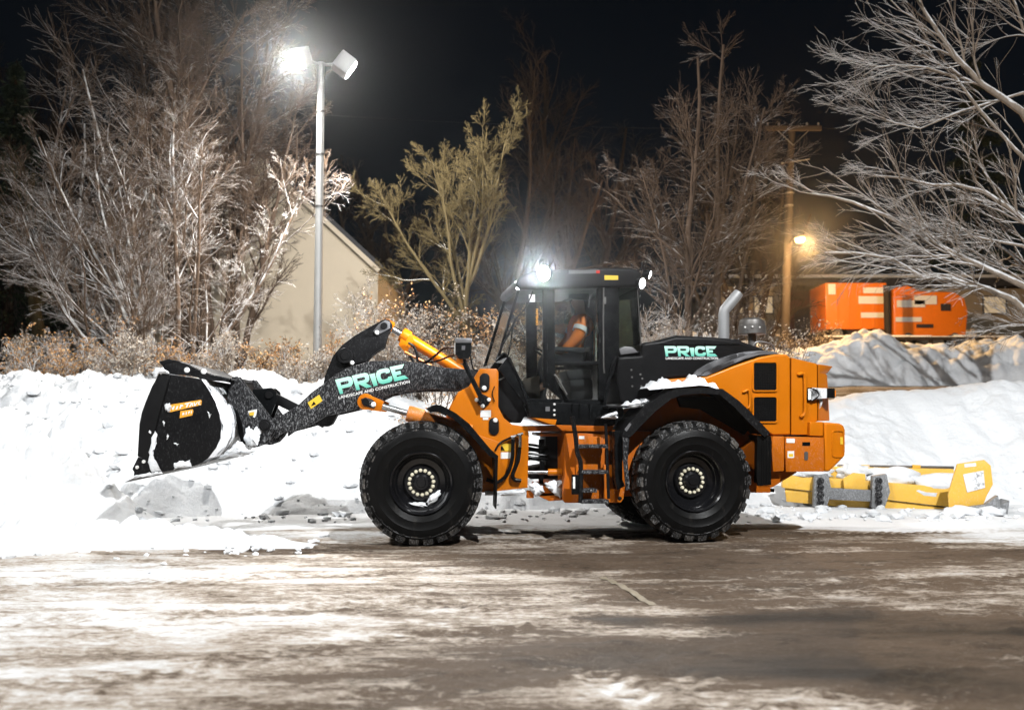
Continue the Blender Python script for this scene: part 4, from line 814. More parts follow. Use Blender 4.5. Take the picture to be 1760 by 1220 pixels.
# ---- rear mudguards
for near in (True, False):
    O = uz(RF, 0.0, Z7(113, 430, 120, 400, 180, 312, 270, 222, 400, 140, 480, 112, 640, 103, 790, 112, 900, 192, 1010, 300, 1112, 408)); I = uz(RF, 0.0, Z7(165, 438, 185, 420, 250, 350, 335, 265, 440, 182, 520, 152, 650, 142, 770, 150, 870, 235, 975, 345, 1075, 438))
    v0, v1 = (-0.03, 0.02) if near else (TW - 0.02, TW + 0.03); w0, w1 = (0.02, 0.60) if near else (TW - 0.60, TW - 0.02)
    mb = MB(); mb.strip(O, I, v0, v1); I2 = [(a * 0.7 + c * 0.3, b * 0.7 + d * 0.3) for (a, b), (c, d) in zip(O, I)]; mb.strip(O, I2, w0, w1); fd = part(mb, 'rear_mudguard', 'black_dust', RF, None, angle=50)
    P = uz(RF, 0.0, Z7(1035, 430, 1125, 425, 1132, 470, 1128, 760, 1040, 768, 1030, 700)); mb = MB(); vv = (0.02, 0.05) if near else (TW - 0.05, TW - 0.02); mb.prism(P, *vv)
    P2 = uz(RF, 0.0, Z7(1085, 430, 1128, 428, 1132, 470, 1126, 758, 1105, 760, 1108, 480)); mb.prism(P2, *((0.05, 0.58) if near else (TW - 0.58, TW - 0.05))); part(mb, 'mud_flap', 'rubber', RF, fd)
    if near:
        for i in range(4):
            a = Z7(1060 + i * 18, 460, 1060 + i * 18, 750); hose(RF, a, 0.018, 0.008, 'flap_rib', 'rubber', fd, n=6)
        P = uz(RF, 0.0, Z7(118, 430, 162, 436, 150, 600, 165, 790, 140, 795, 122, 600)); mb = MB(); mb.prism(P, -0.02, 0.01); part(mb, 'mud_flap', 'black_frost', RF, fd)
        snowline(RF, Z7(300, 104, 360, 98, 450, 90, 540, 82, 640, 72, 700, 78, 785, 104), 0.0, 0.56, 0.13, 'snow_patch', fd, 3, 0.03)
        snowline(RF, Z7(120, 232, 200, 232, 260, 215, 300, 190), 0.08, 0.5, 0.09, 'snow_patch', fd, 4, 0.02)
        plate(RF, Z7(130, 385, 165, 340, 178, 350, 145, 400), -0.03, 0.004, 'reflector', 'trim_grey', fd)
        mb = MB(); mb.prism(uz(RF, 0.58, Z7(480, 170, 780, 165, 960, 380, 930, 420, 830, 360, 640, 250, 500, 235)), 0.50, 0.58); part(mb, 'inner_arch', 'black_matt', RF, fd, 0.006)

# ---- hood and engine cover
CH = 0.5
hood_pts = Z6(72, 425, 200, 420, 205, 350, 300, 338, 390, 314, 560, 316, 740, 335, 850, 375, 942, 404, 760, 432, 620, 470, 520, 515, 480, 537, 330, 548, 335, 600, 230, 700, 90, 690, 62, 560)
h_uz = uz(RF, CH, hood_pts); mb = MB(); mb.prism(h_uz, CH, TW - CH); hood = part(mb, 'hood', 'hood_grey', RF, None, 0.05, 4)
mb = MB(); mb.prism(uz(RF, CH, Z6(300, 352, 740, 356, 740, 362, 300, 359)), CH - 0.012, CH + 0.01); part(mb, 'hood_seam', 'black', RF, hood, 0.004)
top_ = uz(RF, 0.75, Z6(300, 335, 390, 308, 740, 330, 760, 345, 740, 350, 300, 350)); mb = MB(); mb.prism(top_, 0.75, TW - 0.75); part(mb, 'hood_top', 'black_matt', RF, hood, 0.02)
affine_letters(RF, CH, (1141.5, 612.5), (1233.0, 612.5), (1141.5, 594.8), WORD, 'lettering', 'mint_print', hood, th=0.006)
affine_letters(RF, CH, (1144, 617.8), (1233.8, 617.8), (1144, 613.6), SUBLINE, 'lettering', 'white_paint', hood, th=0.006)
for i, (a, b) in enumerate((((940, 402), (0, 0)),)):
    O = uz(RF, 0.46, Z6(945, 400, 850, 392, 760, 402, 690, 420, 620, 442, 560, 470, 510, 500, 482, 532)); I = uz(RF, 0.46, Z6(945, 412, 850, 418, 770, 440, 705, 468, 650, 492, 605, 515, 570, 528, 555, 534))
    mid = [((p[0] + q[0]) / 2, (p[1] + q[1]) / 2) for p, q in zip(O, I)]
    mb = MB(); mb.strip(O, mid, 0.44, TW - 0.44); mb.strip([(p[0] * .96 + q[0] * .04, p[1] * .96 + q[1] * .04) for p, q in zip(mid, I)], I, 0.43, TW - 0.43); part(mb, 'cover_trim', 'trim_grey', RF, hood, 0.008)
OV = 0.42
cow = uz(RF, OV, Z6(330, 552, 480, 541, 560, 537, 640, 506, 720, 474, 850, 430, 940, 413, 1000, 413, 1024, 430, 1024, 858, 930, 860, 890, 840, 800, 730, 650, 615, 345, 592))
mb = MB(); mb.prism(cow, OV, TW - OV); cover = part(mb, 'engine_cover', 'orange', RF, None, 0.030, 4)
cow2 = uz(RF, OV, Z6(1029, 432, 1172, 466, 1174, 784, 1140, 790, 1136, 858, 1029, 858)); mb = MB(); mb.prism(cow2, OV + 0.004, TW - OV - 0.004); rg = part(mb, 'rear_cover', 'orange', RF, cover, 0.014, 3)
A = uz(RF, OV, Z6(1178, 468, 1178, 782)); B = uz(RF, OV + 0.16, Z6(1246, 482, 1226, 520, 1240, 640, 1240, 780))
mb = MB(); mb.loft([(A[0][0], OV + .004, A[0][1]), (A[0][0], TW - OV - .004, A[0][1]), (A[1][0], TW - OV - .004, A[1][1]), (A[1][0], OV + .004, A[1][1])], [(B[1][0], OV + .16, B[0][1] - 0.12), (B[1][0], TW - OV - .16, B[0][1] - 0.12), (B[3][0], TW - OV - .16, B[3][1]), (B[3][0], OV + .16, B[3][1])])
mb.loft([(A[0][0], OV + .01, A[0][1] + 0.002), (A[0][0], TW - OV - .01, A[0][1] + 0.002), (A[0][0], TW - OV - .01, A[0][1] - .14), (A[0][0], OV + .01, A[0][1] - .14)], [(B[0][0], OV + .10, B[0][1]), (B[0][0], TW - OV - .10, B[0][1]), (B[1][0], TW - OV - .16, B[1][1]), (B[1][0], OV + .16, B[1][1])])
part(mb, 'tail_panel', 'orange', RF, cover, 0.012, 3)
def ring_frame(x0, y0, x1, y1, w, v, th, name, mat, parent):
    O = uz(RF, v, rrect(x0 - w, y0 - w, x1 + w, y1 + w, 5)); I = uz(RF, v, rrect(x0, y0, x1, y1, 3)); n = len(O); mb = MB()
    vs = [(a, v, b) for a, b in O] + [(a, v - th, b) for a, b in O] + [(a, v - th, b) for a, b in I] + [(a, v + 0.0, b) for a, b in I]; fs = []
    for k in range(3): fs += [(k * n + i, k * n + (i + 1) % n, (k + 1) * n + (i + 1) % n, (k + 1) * n + i) for i in range(n)]
    mb.add(vs, fs); return part(mb, name, mat, RF, parent, angle=40)
for y0, y1 in ((460, 612), (650, 784)):
    (a, b), (c, d) = Z6(818, y0)[0], Z6(943, y1)[0]; ring_frame(a, b, c, d, 2.6, OV, 0.022, 'vent_frame', 'orange', cover)
    g = plate(RF, [(a, b), (c, b), (c, d), (a, d)], OV - 0.001, 0.004, 'vent_grille', 'black_matt', cover)
    mb = MB(); (u0, z0), (u1, z1) = RF.m(a, d, OV), RF.m(c, b, OV)
    for i in range(1, 10): u = u0 + (u1 - u0) * i / 10; mb.box(u - 0.003, u + 0.003, OV - 0.011, OV - 0.006, z0, z1)
    for i in range(1, 11): z = z0 + (z1 - z0) * i / 11; mb.box(u0, u1, OV - 0.015, OV - 0.010, z - 0.003, z + 0.003)
    part(mb, 'vent_mesh', 'black', RF, cover)
def grip(pts, v, r, parent, name='grab_handle'):
    P = [(*RF.m(*p, v),) for p in pts]; mb = MB(); mb.tube(curve_pts([(P[0][0], v + 0.05, P[0][1])] + [(a, v - 0.02, b) for a, b in P] + [(P[-1][0], v + 0.05, P[-1][1])], 5), r, 10); return part(mb, name, 'orange', RF, parent)
grip(Z6(1068, 524, 1088, 522, 1098, 545, 1100, 700, 1096, 740, 1080, 756), OV, 0.022, cover)
grip(Z6(762, 622, 785, 612, 794, 630, 796, 690, 786, 712), OV, 0.016, cover)
# tail lamp bracket
tl = plate(RF, Z6(1115, 598, 1150, 598, 1150, 672, 1115, 672), OV, 0.03, 'tail_lamp', 'black', cover, 0.006)
plate(RF, Z6(1120, 604, 1138, 604, 1138, 664, 1120, 664), OV - 0.03, 0.006, 'reflector', 'reflective', tl)
mb = MB(); P = uz(RF, OV - 0.05, Z6(1140, 598, 1228, 602, 1228, 655, 1175, 660, 1140, 668)); mb.prism(P, OV - 0.06, OV - 0.035); part(mb, 'lamp_arm', 'snow_caked_steel', RF, tl, 0.004)
mb = MB(); mb.prism(uz(RF, OV - 0.06, Z6(1224, 600, 1266, 602, 1266, 656, 1224, 654)), OV - 0.08, OV + 0.06); part(mb, 'lamp_housing', 'black', RF, tl, 0.01)
mb = MB(); mb.prism(uz(RF, OV - 0.06, Z6(1266, 610, 1272, 614, 1272, 645, 1266, 648)), OV - 0.07, OV + 0.05); part(mb, 'lens', 'amber_lens', RF, tl)
hose(RF, Z6(1135, 600, 1165, 612, 1180, 640, 1150, 665), OV - 0.065, 0.007, 'cable', 'black', tl)
splat(RF, Z6(1180, 660, 1195, 655, 1196, 700, 1186, 712), OV + 0.02, 61, parent=tl, th=0.02)
# lower box and counterweight
LV = 0.32
mb = MB(); mb.prism(uz(RF, LV, Z6(932, 866, 994, 866, 994, 1058, 932, 1062, 925, 940)), LV + 0.03, TW - LV - 0.03); mb.prism(uz(RF, LV, Z6(997, 868, 1208, 872, 1210, 1060, 997, 1062)), LV, TW - LV)
lower = part(mb, 'battery_box', 'orange_splash', RF, None, 0.010); MATS
plate(RF, rrect(*Z6(1000, 878)[0], *Z6(1047, 902)[0], 1.5), LV - 0.001, 0.004, 'label_plate', 'white_paint', lower); plate(RF, Z6(1088, 898, 1131, 898, 1131, 918, 1088, 918), LV - 0.001, 0.003, 'vent_slot', 'black', lower)
plate(RF, Z6(1007, 947, 1043, 947, 1043, 985, 1007, 985), LV - 0.001, 0.003, 'label_plate', 'white_paint', lower); plate(RF, Z6(1013, 962, 1038, 962, 1038, 978, 1013, 978), LV - 0.004, 0.002, 'warning_label', 'yellow_decal', lower)
plate(RF, rrect(*Z6(1099, 950)[0], *Z6(1119, 998)[0], 2.4), LV - 0.001, 0.006, 'latch', 'steel_worn', lower)
CWV = 0.30
mb = MB(); mb.prism(uz(RF, CWV, Z6(1140, 788, 1172, 786, 1212, 786, 1212, 866, 1140, 864)), CWV + 0.04, TW - CWV - 0.04)
cw = part(mb, 'counterweight', 'orange', RF, None, 0.015, 3)
prof = Z6(1214, 788, 1296, 795, 1318, 806, 1327, 830, 1327, 955, 1316, 985, 1240, 1060, 1214, 1062)
pa = uz(RF, CWV, prof); cxm = sum(p[0] for p in pa) / len(pa); czm = sum(p[1] for p in pa) / len(pa); pb = [(p[0] if p[0] < cxm else p[0] - 0.0, p[1]) for p in pa]
mb = MB(); mb.prism(pa, CWV, TW - CWV); part(mb, 'counterweight_block', 'orange', RF, cw, 0.035, 4)
ring_frame(*Z6(1258, 838)[0], *Z6(1312, 975)[0], 2.0, CWV - 0.001, 0.012, 'recess_frame', 'orange', cw); plate(RF, Z6(1298, 870, 1318, 870, 1318, 910, 1298, 910), CWV - 0.002, 0.003, 'warning_label', 'yellow_decal', cw)
# exhaust, pre-cleaner, rails on the hood
a, b, c = M1(RF, Z6(655, 335), 1.1), M1(RF, Z6(655, 178), 1.1), M1(RF, Z6(728, 82), 1.1)
mb = MB(); mb.tube([(a[0], 1.1, a[1]), (b[0], 1.1, b[1] - 0.03), (b[0] + 0.012, 1.1, b[1] + 0.02), (c[0] - 0.03, 1.1, c[1] - 0.05)], 0.078, 20, caps=False); P = Vector((c[0] - b[0], 0, c[1] - b[1])).normalized()
mb.lathe([(0.078, 0), (0.07, 0.09), (0.066, 0.09), (0.07, 0)], (c[0] - 0.03, 1.1, c[1] - 0.05), P, 20); part(mb, 'exhaust_pipe', 'exhaust_grey', RF, hood)
u, z = M1(RF, Z6(805, 365), 1.2); u2, z2 = M1(RF, Z6(812, 305), 1.2); zt = M1(RF, Z6(812, 213), 1.2)[1]; h = zt - z2
mb = MB(); mb.lathe([(0.06, z - 0.05), (0.06, z2), (0.185, z2), (0.195, z2 + 0.03 * h), (0.195, z2 + 0.52 * h), (0.185, z2 + 0.56 * h), (0.185, z2 + 0.62 * h), (0.175, z2 + 0.85 * h), (0.13, z2 + 0.97 * h), (0.001, z2 + h)], (u2, 1.2, 0), (0, 0, 1), 28)
pc = part(mb, 'air_precleaner', 'steel_worn', RF, hood)
for q in Z6(772, 265, 812, 262, 852, 265): dot(RF, *q, 1.02, 0.014, parent=pc)
hose(RF, Z6(818, 372, 830, 350, 860, 345, 915, 358, 932, 380, 936, 400), 0.75, 0.013, 'hand_rail', 'steel_worn', hood, n=8)
hose(RF, Z6(880, 395, 900, 380, 920, 390), 0.8, 0.012, 'hand_rail', 'steel_worn', hood)
for q in Z6(385, 322, 530, 318, 700, 335, 720, 355, 860, 380): 
    a = RF.m(*q, 0.6); mb = MB(); mb.lathe([(0.025, 0), (0.025, 0.03), (0.012, 0.045), (0.001, 0.05)], (a[0], 0.6, a[1] - 0.03), (0, 0, 1), 10); part(mb, 'hood_latch', 'steel_worn', RF, hood)
for i, q in enumerate(Z6(145, 500, 148, 540, 150, 590, 195, 525, 205, 548, 200, 590)): dot(RF, *q, CH, 0.014, 'bolt', 'steel_worn', hood, 0.008)

# ---- cab
CV0, CV1 = 0.60, TW - 0.60
def P4(*a): return uz(RF, CV0, Z4(*a))
def pane(pts, name='pane', mat='glass', both=True, parent=None):
    P = P4(*pts)
    for v in ((CV0 + 0.015, CV1 - 0.015) if both else (CV0 + 0.015,)):
        mb = MB(); mb.prism(P, v - 0.003, v + 0.003); part(mb, name, mat, RF, parent or cab)
def post(O, w0, w1, name, mat, parent=None, bevel=0.008, both=True):
    P = P4(*O)
    for a_, b_ in ((CV0 - w0, CV0 + w1), (CV1 - w1, CV1 + w0)): mb = MB(); mb.prism(P, a_, b_); o = part(mb, name, mat, RF, parent, bevel)
    return o
mb = MB(); floor_ = P4(150, 830, 215, 745, 232, 745, 365, 1035, 870, 1045, 900, 900, 985, 735, 1150, 700, 1160, 720, 1000, 760, 930, 920, 900, 1085, 340, 1085); mb.prism(floor_[:], CV0, CV0 + 0.05); mb.prism(floor_, CV1 - 0.05, CV1)
fl = P4(350, 1050, 880, 1045, 880, 1085, 345, 1085); mb.prism(fl, CV0 + 0.05, CV1 - 0.05)
cab = part(mb, 'cab', 'black', RF, None, 0.006)
post((458, 275, 540, 275, 545, 900, 640, 1050, 600, 1055, 500, 965, 462, 960), 0.02, 0.05, 'door_pillar', 'black', cab)
post((840, 215, 990, 215, 990, 735, 905, 920, 880, 1045, 850, 1045, 845, 800), 0.03, 0.07, 'rear_pillar', 'black', cab)
post((280, 275, 302, 270, 152, 770, 130, 780), 0.01, 0.05, 'windscreen_post', 'black', cab)
post((1120, 255, 1132, 255, 1152, 720, 1140, 720), 0.005, 0.04, 'rear_post', 'black', cab)
post((545, 782, 845, 775, 845, 800, 545, 806), 0.005, 0.03, 'door_rail', 'black', cab)
# roof: a rounded slab overhanging front and rear
rp = P4(262, 250, 275, 205, 330, 170, 420, 148, 900, 130, 1060, 128, 1128, 150, 1140, 200, 1130, 262, 860, 268, 420, 282, 300, 278)
mb = MB(); mb.prism(rp, CV0 - 0.09, CV1 + 0.09); roof = part(mb, 'roof', 'black_matt', RF, cab, 0.045, 4)
plate(RF, Z4(640, 140, 855, 138, 855, 162, 640, 166), CV0 - 0.09, 0.003, 'decal', 'trim_grey', roof); plate(RF, Z4(832, 142, 858, 142, 858, 162, 832, 163), CV0 - 0.093, 0.003, 'decal', 'red_lens', roof); plate(RF, Z4(890, 176, 985, 178, 985, 208, 890, 208), CV0 - 0.09, 0.008, 'side_marker', 'yellow_decal', roof)
pane((302, 280, 458, 282, 462, 960, 472, 1056, 360, 1050, 345, 1010, 232, 745, 212, 738, 158, 768)); pane((545, 290, 838, 278, 845, 775, 545, 782)); pane((545, 806, 845, 800, 850, 1042, 645, 1045, 548, 900)); pane((990, 262, 1120, 262, 1138, 600, 1105, 702, 990, 722), mat='glass_green')
# windscreen and rear window across the width
def cross_pane(a, b, name, mat='glass'):
    (u0, z0), (u1, z1) = P4(*a)[0], P4(*b)[0]; mb = MB(); vs = [(u0, CV0 + 0.05, z0), (u1, CV0 + 0.05, z1), (u1, CV1 - 0.05, z1), (u0, CV1 - 0.05, z0)]
    mb.add(vs + [(x + 0.006, y, z) for x, y, z in vs], [(0, 1, 2, 3), (7, 6, 5, 4), (0, 4, 5, 1), (1, 5, 6, 2), (2, 6, 7, 3), (3, 7, 4, 0)]); part(mb, name, mat, RF, cab)
cross_pane((292, 272), (143, 775), 'windscreen'); cross_pane((215, 745), (352, 1048), 'lower_windscreen'); cross_pane((1126, 256), (1146, 715), 'rear_window', 'glass_green')
# interior
mb = MB(); q = P4(345, 905, 470, 865, 475, 1030, 372, 1035); mb.prism(q, CV0 + 0.35, CV1 - 0.35); part(mb, 'front_console', 'interior_tan', RF, cab, 0.02)
mb = MB(); q = P4(690, 900, 860, 890, 860, 1040, 700, 1040); mb.prism(q, 1.0, 1.6); part(mb, 'seat_base', 'interior_dark', RF, cab, 0.03)
mb = MB(); q = P4(660, 830, 850, 815, 860, 895, 690, 905); mb.prism(q, 1.03, 1.57); part(mb, 'seat_cushion', 'interior_dark', RF, cab, 0.04, 3)
mb = MB(); q = P4(800, 820, 800, 520, 815, 470, 850, 470, 872, 520, 868, 830); mb.prism(q, 1.05, 1.55); part(mb, 'seat_back', 'interior_dark', RF, cab, 0.04, 3)
mb = MB(); q = P4(560, 660, 790, 668, 790, 705, 565, 690); mb.prism(q, 0.92, 1.0); part(mb, 'armrest', 'interior_dark', RF, cab, 0.015)
a, b = P4(520, 1040)[0], P4(560, 720)[0]; mb = MB(); mb.tube([(a[0], 1.3, a[1]), (b[0], 1.3, b[1])], 0.05, 10); part(mb, 'steering_column', 'interior_dark', RF, cab)
axv = Vector((b[0] - a[0], 0, b[1] - a[1])).normalized(); axv = (axv + Vector((0.5, 0, 0))).normalized(); e1 = Vector((0, 1, 0)); e2 = axv.cross(e1); c0 = Vector((b[0], 1.3, b[1])); STEER = c0
mb = MB(); ring_ = [c0 + (e1 * math.cos(t) + e2 * math.sin(t)) * 0.2 for t in np.linspace(0, 2 * math.pi, 25)]; mb.tube(ring_, 0.016, 8, False)
for t in (0.3, 2.4, 4.5): mb.tube([c0, c0 + (e1 * math.cos(t) + e2 * math.sin(t)) * 0.2], 0.012, 6)
part(mb, 'steering_wheel', 'black_matt', RF, cab)
hose(RF, Z4(778, 400, 785, 350, 805, 318, 832, 305), 0.72, 0.012, 'grab_bar', 'trim_grey', cab)
mb = MB(); q = P4(800, 240, 838, 238, 838, 270, 805, 272); mb.prism(q, 0.64, 0.74); part(mb, 'sun_visor', 'black_matt', RF, cab, 0.01)
mb = MB(); q = P4(225, 700, 265, 684, 300, 690, 322, 730, 325, 780, 280, 800, 240, 760); mb.prism(q, 1.75, 1.95); part(mb, 'far_mirror', 'black_matt', RF, cab, 0.03)
plate(RF, Z4(362, 310, 405, 310, 405, 362, 362, 362), CV0 + 0.01, 0.004, 'sticker', 'white_paint', cab)
affine_letters(RF, CV0 + 0.008, (924.8, 558.5), (924.8, 531.0), (921.0, 558.5), line_polys('DEVELON'), 'lettering', 'decal_orange', cab, th=0.002)
hose(RF, Z4(392, 285, 340, 400, 262, 500, 235, 640, 218, 735), CV0 - 0.01, 0.010, 'wiper_arm', 'black_matt', cab); hose(RF, Z4(268, 490, 180, 660, 130, 770), CV0 - 0.01, 0.014, 'wiper_blade', 'black_matt', cab); hose(RF, Z4(130, 775, 170, 735, 205, 735, 290, 890, 352, 1045), CV0 - 0.02, 0.016, 'frame_tube', 'black', cab)
hose(RF, Z4(488, 560, 488, 900, 520, 965), CV0 - 0.05, 0.013, 'grab_rail', 'black', cab); hose(RF, Z4(883, 200, 883, 600, 885, 800, 890, 860), CV0 - 0.06, 0.011, 'grab_rail', 'steel_worn', cab); hose(RF, Z4(540, 870, 560, 890, 600, 960, 628, 1010), CV0 - 0.07, 0.013, 'grab_rail', 'steel_worn', cab)
hose(RF, Z4(1122, 280, 1135, 500, 1142, 620, 1150, 740), CV0 - 0.03, 0.006, 'aerial', 'steel_worn', cab)
hose(RF, Z4(975, 740, 940, 820, 915, 950, 890, 1050), CV0 - 0.10, 0.022, 'cab_hose', 'black', cab); hose(RF, Z4(545, 900, 600, 1060, 650, 1110, 668, 1200), CV0 - 0.12, 0.014, 'cab_hose', 'black', cab)
mb = MB(); q = P4(985, 690, 1030, 672, 1085, 678, 1125, 715, 1000, 735); mb.prism(q, CV0 - 0.04, CV0 + 0.3); part(mb, 'mirror_head', 'trim_grey', RF, cab, 0.02)
mb = MB(); q = P4(880, 330, 896, 330, 896, 378, 880, 378); mb.prism(q, CV0 - 0.05, CV0 - 0.03); part(mb, 'door_hinge', 'steel_worn', RF, cab, 0.004)
# work lamps on the roof: lit
def spot(name, loc, target, power, size=R(130), blend=0.6, col=(1, 0.98, 0.95), radius=0.08):
    l = bpy.data.lights.new(name, 'SPOT'); l.energy = power; l.spot_size = size; l.spot_blend = blend; l.color = col; l.shadow_soft_size = radius
    o = bpy.data.objects.new(name, l); COL.objects.link(o); o.location = loc; o.rotation_euler = (Vector(target) - Vector(loc)).to_track_quat('-Z', 'Y').to_euler(); return o
def work_lamp(px, py, v, du, dv, r, power, mat='lamp_cool'):
    u, z = RF.m(px, py, v); d = Vector((du, dv, -0.28)).normalized(); c = Vector((u, v, z))
    mb = MB(); mb.lathe([(0.3 * r, -0.10), (0.8 * r, -0.09), (1.08 * r, -0.02), (1.08 * r, 0.012), (r, 0.012), (r, 0.0)], c, d, 20); o = part(mb, 'work_lamp', 'black_matt', RF, cab)
    mb = MB(); mb.lathe([(r, 0.004), (r * 0.8, 0.018), (r * 0.4, 0.026), (0.001, 0.028)], c, d, 20); part(mb, 'lens', mat, RF, o)
    mb = MB(); mb.tube([c - d * 0.06, c - d * 0.06 + Vector((0.02, 0.02, 0.13))], 0.012, 8); part(mb, 'lamp_stalk', 'black_matt', RF, o)
    if power <= 0: return
    w = RF.w(*(c + d * 0.06)); t = RF.w(*(c + d * 2)); sp = spot('work_light', w, t, power, R(120), 0.5, (0.95, 0.98, 1.0), r)
    sp.parent = o; sp.matrix_parent_inverse = Matrix.Identity(4); sp.location = Vector(sp.location) - ROOT
work_lamp(935, 470, 0.42, -1.0, -0.95, 0.10, 1400); work_lamp(890, 490, 0.62, -1.0, -0.2, 0.062, 700); work_lamp(1103, 487, 0.50, 1.0, -1.1, 0.068, 500); work_lamp(1115, 472, 1.0, 1.0, -0.2, 0.06, 0)
mb = MB(); a = RF.m(*Z4(1150, 130)[0], 0.9); mb.tube([(a[0] - 0.1, 0.9, a[1] - 0.05), (a[0], 0.9, a[1]), (a[0] + 0.02, 0.9, a[1] + 0.09)], 0.014, 8); part(mb, 'lamp_bracket', 'black_matt', RF, cab)

# ------------------------------------------------------------------ the driver
def skin_mesh(name, nodes, edges, mats, sub=2):
    me = bpy.data.meshes.new(name); me.from_pydata([n[0] for n in nodes], edges, []); ob = bpy.data.objects.new(name, me); COL.objects.link(ob)
    ob.modifiers.new('s', 'SKIN'); sv = me.skin_vertices[0].data
    for i, n in enumerate(nodes): r = n[1]; sv[i].radius = r if isinstance(r, tuple) else (r, r)
    sv[0].use_root = True; sd = ob.modifiers.new('d', 'SUBSURF'); sd.levels = sub; sd.render_levels = sub
    dg = bpy.context.evaluated_depsgraph_get(); dg.update(); out = bpy.data.meshes.new_from_object(ob.evaluated_get(dg)); out.name = name
    bpy.data.objects.remove(ob); bpy.data.meshes.remove(me); out.materials.clear(); out.materials.append(MATS[mats]); out.polygons.foreach_set('use_smooth', [True] * len(out.polygons)); return out
# local: -x forward (towards the bucket), y to the driver's right of view, z up; hip at the origin
hipuz = P4(790, 800)[0]; hip = RF.w(hipuz[0] + 0.02, 1.25, hipuz[1] + 0.12)
person = thing('person', 'driver in hi-vis orange jacket with reflective bands seated at the loader wheel', 'person', hip, RF.yaw); person.scale = (1.12,) * 3
wl = RF.w(*STEER); wl = (Matrix.Rotation(-RF.yaw, 3, 'Z') @ (wl - hip)) / 1.12
H1, H2 = Vector((wl.x + 0.04, -0.19, wl.z + 0.01)), Vector((wl.x + 0.04, 0.19, wl.z + 0.01))
body_n = [((0, 0, 0.0), (0.15, 0.12)), ((0.0, 0, 0.22), (0.14, 0.11)), ((0.0, 0, 0.42), (0.16, 0.11)), ((0.0, 0, 0.54), (0.08, 0.07)), ((-0.01, 0, 0.60), 0.055), ((-0.02, 0, 0.68), (0.085, 0.095)), ((-0.03, 0, 0.76), (0.075, 0.095)),
          ((0.0, -0.19, 0.47), 0.065), ((-0.10, -0.25, 0.24), 0.048), ((H1.x + 0.09, -0.2, H1.z + 0.02), 0.034), ((0.0, 0.19, 0.47), 0.065), ((-0.10, 0.25, 0.24), 0.048), ((H2.x + 0.09, 0.2, H2.z + 0.02), 0.034),
          ((-0.02, -0.10, -0.01), 0.085), ((-0.42, -0.13, 0.02), 0.065), ((-0.50, -0.13, -0.36), 0.045), ((-0.60, -0.13, -0.40), 0.04), ((-0.02, 0.10, -0.01), 0.085), ((-0.42, 0.13, 0.02), 0.065), ((-0.50, 0.13, -0.36), 0.045), ((-0.60, 0.13, -0.40), 0.04),
          ((-0.115, 0, 0.70), 0.016)]
body_e = [(0, 1), (1, 2), (2, 3), (3, 4), (4, 5), (5, 6), (2, 7), (7, 8), (8, 9), (2, 10), (10, 11), (11, 12), (0, 13), (13, 14), (14, 15), (15, 16), (0, 17), (17, 18), (18, 19), (19, 20), (5, 21)]
for side, Hh, wr in ((-1, H1, 9), (1, H2, 12)):            # palm, four unequal curled fingers and a thumb on the wheel rim
    b = len(body_n); body_n.append(((Hh.x + 0.035, Hh.y, Hh.z + 0.022), (0.03, 0.016))); body_e.append((wr, b))
    for k, ln in enumerate((0.9, 1.0, 0.95, 0.75)):
        y = Hh.y + (k - 1.5) * 0.019; c = len(body_n)
        body_n += [((Hh.x - 0.005, y, Hh.z + 0.026), 0.009), ((Hh.x - 0.026 * ln, y, Hh.z + 0.002), 0.0085), ((Hh.x - 0.012 * ln, y, Hh.z - 0.022 * ln), 0.008)]; body_e += [(b, c), (c, c + 1), (c + 1, c + 2)]
    c = len(body_n); body_n += [((Hh.x + 0.02, Hh.y - side * 0.03, Hh.z + 0.004), 0.010), ((Hh.x - 0.004, Hh.y - side * 0.036, Hh.z - 0.016), 0.009)]; body_e += [(b, c), (c, c + 1)]
link('body', skin_mesh('body', body_n, body_e, 'skin', 2), person)
jk = [((0.0, 0, -0.04), (0.20, 0.16)), ((0.0, 0, 0.2), (0.20, 0.165)), ((0.0, 0, 0.40), (0.20, 0.15)), ((0.0, 0, 0.53), (0.11, 0.10)), ((0, -0.2, 0.46), 0.095), ((-0.10, -0.26, 0.24), 0.078), ((H1.x + 0.10, -0.205, H1.z + 0.03), 0.055), ((0, 0.2, 0.46), 0.095), ((-0.10, 0.26, 0.24), 0.078), ((H2.x + 0.10, 0.205, H2.z + 0.03), 0.055)]
link('jacket', skin_mesh('jacket', jk, [(0, 1), (1, 2), (2, 3), (2, 4), (4, 5), (5, 6), (2, 7), (7, 8), (8, 9)], 'hivis', 2), person)
link('trousers', skin_mesh('trousers', [((0.02, 0, -0.02), (0.17, 0.13)), ((-0.04, -0.11, -0.01), 0.105), ((-0.44, -0.13, 0.02), 0.085), ((-0.50, -0.13, -0.33), 0.065), ((-0.04, 0.11, -0.01), 0.105), ((-0.44, 0.13, 0.02), 0.085), ((-0.50, 0.13, -0.33), 0.065)], [(0, 1), (1, 2), (2, 3), (0, 4), (4, 5), (5, 6)], 'cloth_dark', 2), person)
mb = MB(); mb.lathe([(0.125, 0.0), (0.128, 0.04), (0.122, 0.09), (0.09, 0.135), (0.001, 0.155)], (-0.022, 0, 0.73), (0.06, 0, 1), 24); mb.prism([(-0.10, 0.735), (-0.22, 0.715), (-0.22, 0.725), (-0.10, 0.76)], -0.075, 0.075); mb.build('cap', 'cloth_dark', person)
for y in (-0.035, 0.035): mb = MB(); mb.lathe([(0.001, -0.01), (0.012, 0), (0.001, 0.01)], (-0.125, y, 0.725), (1, 0, 0), 8); mb.build('eye', 'black', person)
